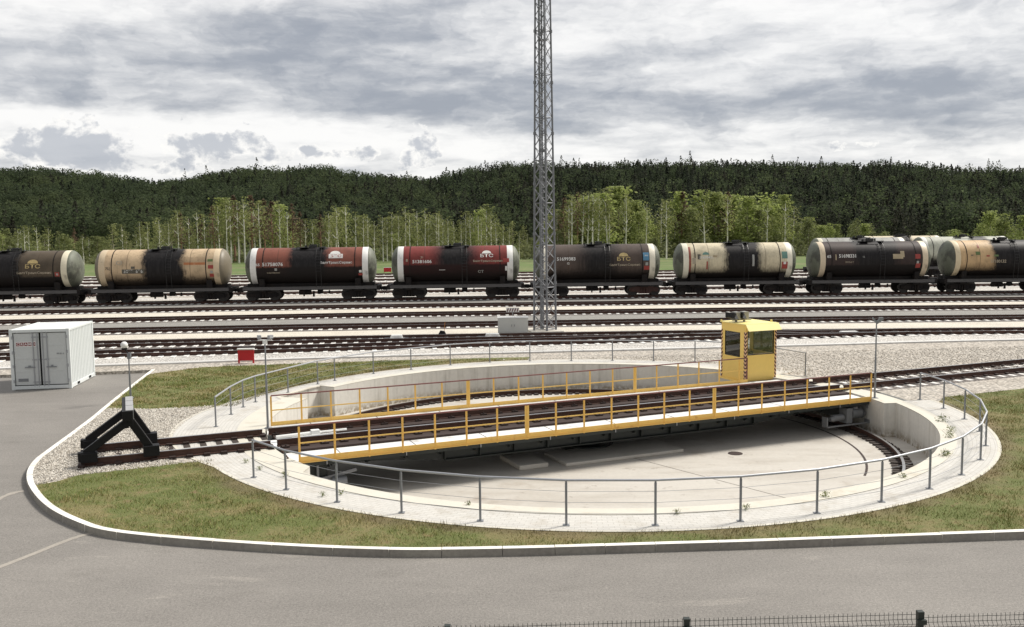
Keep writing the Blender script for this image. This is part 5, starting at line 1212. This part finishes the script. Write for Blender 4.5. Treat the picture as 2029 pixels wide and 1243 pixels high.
forest_obj('hillside_forest', X[~isc], Y[~isc], H[~isc], False, fm_d, 210, .9)

# grass blades on the turf
def in_poly(X, Y, poly):
    c = np.zeros(len(X), bool); n = len(poly); j = n-1
    for i in range(n):
        xi, yi = poly[i]; xj, yj = poly[j]
        with np.errstate(divide='ignore', invalid='ignore'):
            hit = ((yi > Y) != (yj > Y)) & (X < (xj-xi)*(Y-yi)/((yj-yi) if yj != yi else 1e-9)+xi)
        c ^= hit; j = i
    return c
def blades(name, poly, N, hmin, hmax, wd, mat, box):
    X = rng.uniform(box[0], box[1], N); Y = rng.uniform(box[2], box[3], N); k = in_poly(X, Y, poly); X, Y = X[k], Y[k]
    pat = np.sin(X*1.9+np.sin(Y*1.3)*2)*np.sin(Y*2.3+np.sin(X*.9)*2)+.6*np.sin(X*5.1+Y*2.2)*np.sin(Y*6.3-X); keep = rng.random(len(X)) < .62+.3*pat; X, Y, pat = X[keep], Y[keep], pat[keep]
    n = len(X); h = rng.uniform(hmin, hmax, n)*(1+.45*pat); a = rng.random(n)*6.28; ln = rng.normal(size=(n, 2))*h[:, None]*.45
    B = np.stack([X, Y, np.full(n, .004)], 1); dv = np.stack([np.cos(a), np.sin(a), np.zeros(n)], 1)*wd
    V = np.stack([B-dv, B+dv, B+np.stack([ln[:, 0], ln[:, 1], h], 1)], 1).reshape(-1, 3)
    tag(link(bpy.data.objects.new(name, raw_mesh(name, V, np.arange(3*n, dtype=np.int32).reshape(-1, 3), mat))), kind='stuff')
gm, t, b = base_mat('grass_blades'); g = t.node('ShaderNodeNewGeometry'); co = t.node('ShaderNodeTexCoord').outputs['Object']
q = t.ss(t.m('ADD', t.noise(co, .45, 6, .65), t.m('MULTIPLY', t.m('SUBTRACT', t.noise(co, 2.6, 6, .7), .5), .8)), .40, .66)
gr_ = t.mix(q, (.165, .195, .045, 1), (.28, .25, .095, 1)); c = t.mix(t.ss(g.outputs['Random Per Island'], .72, .8), gr_, (.42, .34, .17, 1)); c = t.mix(t.ss(g.outputs['Random Per Island'], .25, .1), c, (.13, .16, .04, 1)); c = soil_edge(t, co, c)
t.put(b.inputs['Base Color'], c); b.inputs['Roughness'].default_value = .8; b.inputs['Specular IOR Level'].default_value = .15
blades('grass', GN, 460000, .025, .075, .006, gm, (-13, 26, 15.5, 33.5))
blades('grass', GF, 110000, .03, .08, .011, gm, (-17, 1.5, 29, 42))
# loose stones on the gravel bed
def stones(name, poly, N, s0, s1, box, mat):
    X = rng.uniform(box[0], box[1], N); Y = rng.uniform(box[2], box[3], N); k = in_poly(X, Y, poly); X, Y = X[k], Y[k]; n = len(X); s_ = rng.uniform(s0, s1, n)
    O = np.array([[1, 0, 0], [0, 1, 0], [-1, 0, 0], [0, -1, 0], [0, 0, .8], [0, 0, -.8]]); Ff = np.array([[0, 1, 4], [1, 2, 4], [2, 3, 4], [3, 0, 4], [1, 0, 5], [2, 1, 5], [3, 2, 5], [0, 3, 5]])
    a = rng.random(n)*6.28; J = O[None]*(1+.35*rng.normal(size=(n, 6, 1)))*s_[:, None, None]; xr = J[..., 0]*np.cos(a)[:, None]-J[..., 1]*np.sin(a)[:, None]; yr = J[..., 0]*np.sin(a)[:, None]+J[..., 1]*np.cos(a)[:, None]
    V = np.stack([X[:, None]+xr, Y[:, None]+yr, .006+J[..., 2]], 2).reshape(-1, 3); Fq = (Ff[None]+(np.arange(n)*6)[:, None, None]).reshape(-1, 3)
    tag(link(bpy.data.objects.new(name, raw_mesh(name, V, Fq, mat))), kind='stuff')
stm, t, b = base_mat('loose_stone'); g = t.node('ShaderNodeNewGeometry'); t.put(b.inputs['Base Color'], t.mix(g.outputs['Random Per Island'], (.72, .68, .61, 1), (.36, .32, .27, 1))); b.inputs['Roughness'].default_value = .9
stones('loose_gravel', GWp, 42000, .012, .034, (-14, -7.5, 21, 32), stm)
yard_poly = [(-5, 42.3), (3, 43), (30, 46), (30, 37), (14, 31.8), (12.5, 36.5), (8.5, 40.6), (3, 42.0)]
stones('loose_gravel', [(-2, 41.8), (30, 45.2), (30, 41.5), (13, 33.8), (10, 39.5), (4, 41.8)], 26000, .02, .045, (-3, 30, 33, 46), stm)
# weeds in the joints of the coping
wm = leaf_mat('weed_leaves', (.12, .16, .04), (.22, .24, .08))
for i, (px, py, s_) in enumerate([(1868, 836, 1.6), (1884, 856, 1.3), (1881, 868, 1.2), (1870, 905, 1.2), (1878, 903, 1.), (1790, 948, .9), (1341, 1020, .8), (1477, 1011, .9), (1636, 986, 1.), (928, 1002, .7), (565, 945, .9), (640, 985, .8), (676, 981, .8), (488, 918, .8), (515, 932, .7)]):
    p = G(px, py); o = thing('weed_tuft', ['small green weed tuft growing in a joint of the pale paving', 'larger green weed tuft on the right-hand coping'][s_ > 1.1], 'weed', (p.x, p.y, .01), group=['small weed tufts in the paving', 'large weed tufts on the right coping'][s_ > 1.1])
    n = 90; C = np.stack([rng.normal(size=n)*.05*s_, rng.normal(size=n)*.05*s_, rng.random(n)*.11*s_+.01], 1); link(bpy.data.objects.new('leaves', leaf_mesh('leaves', C, .026*s_, wm)), o)
    m = MB()
    for k in range(4): m.cyl((0, 0, 0), (rng.normal()*.05*s_, rng.normal()*.05*s_, .15*s_), .004, n=4)
    m.build('stem', wm, o)
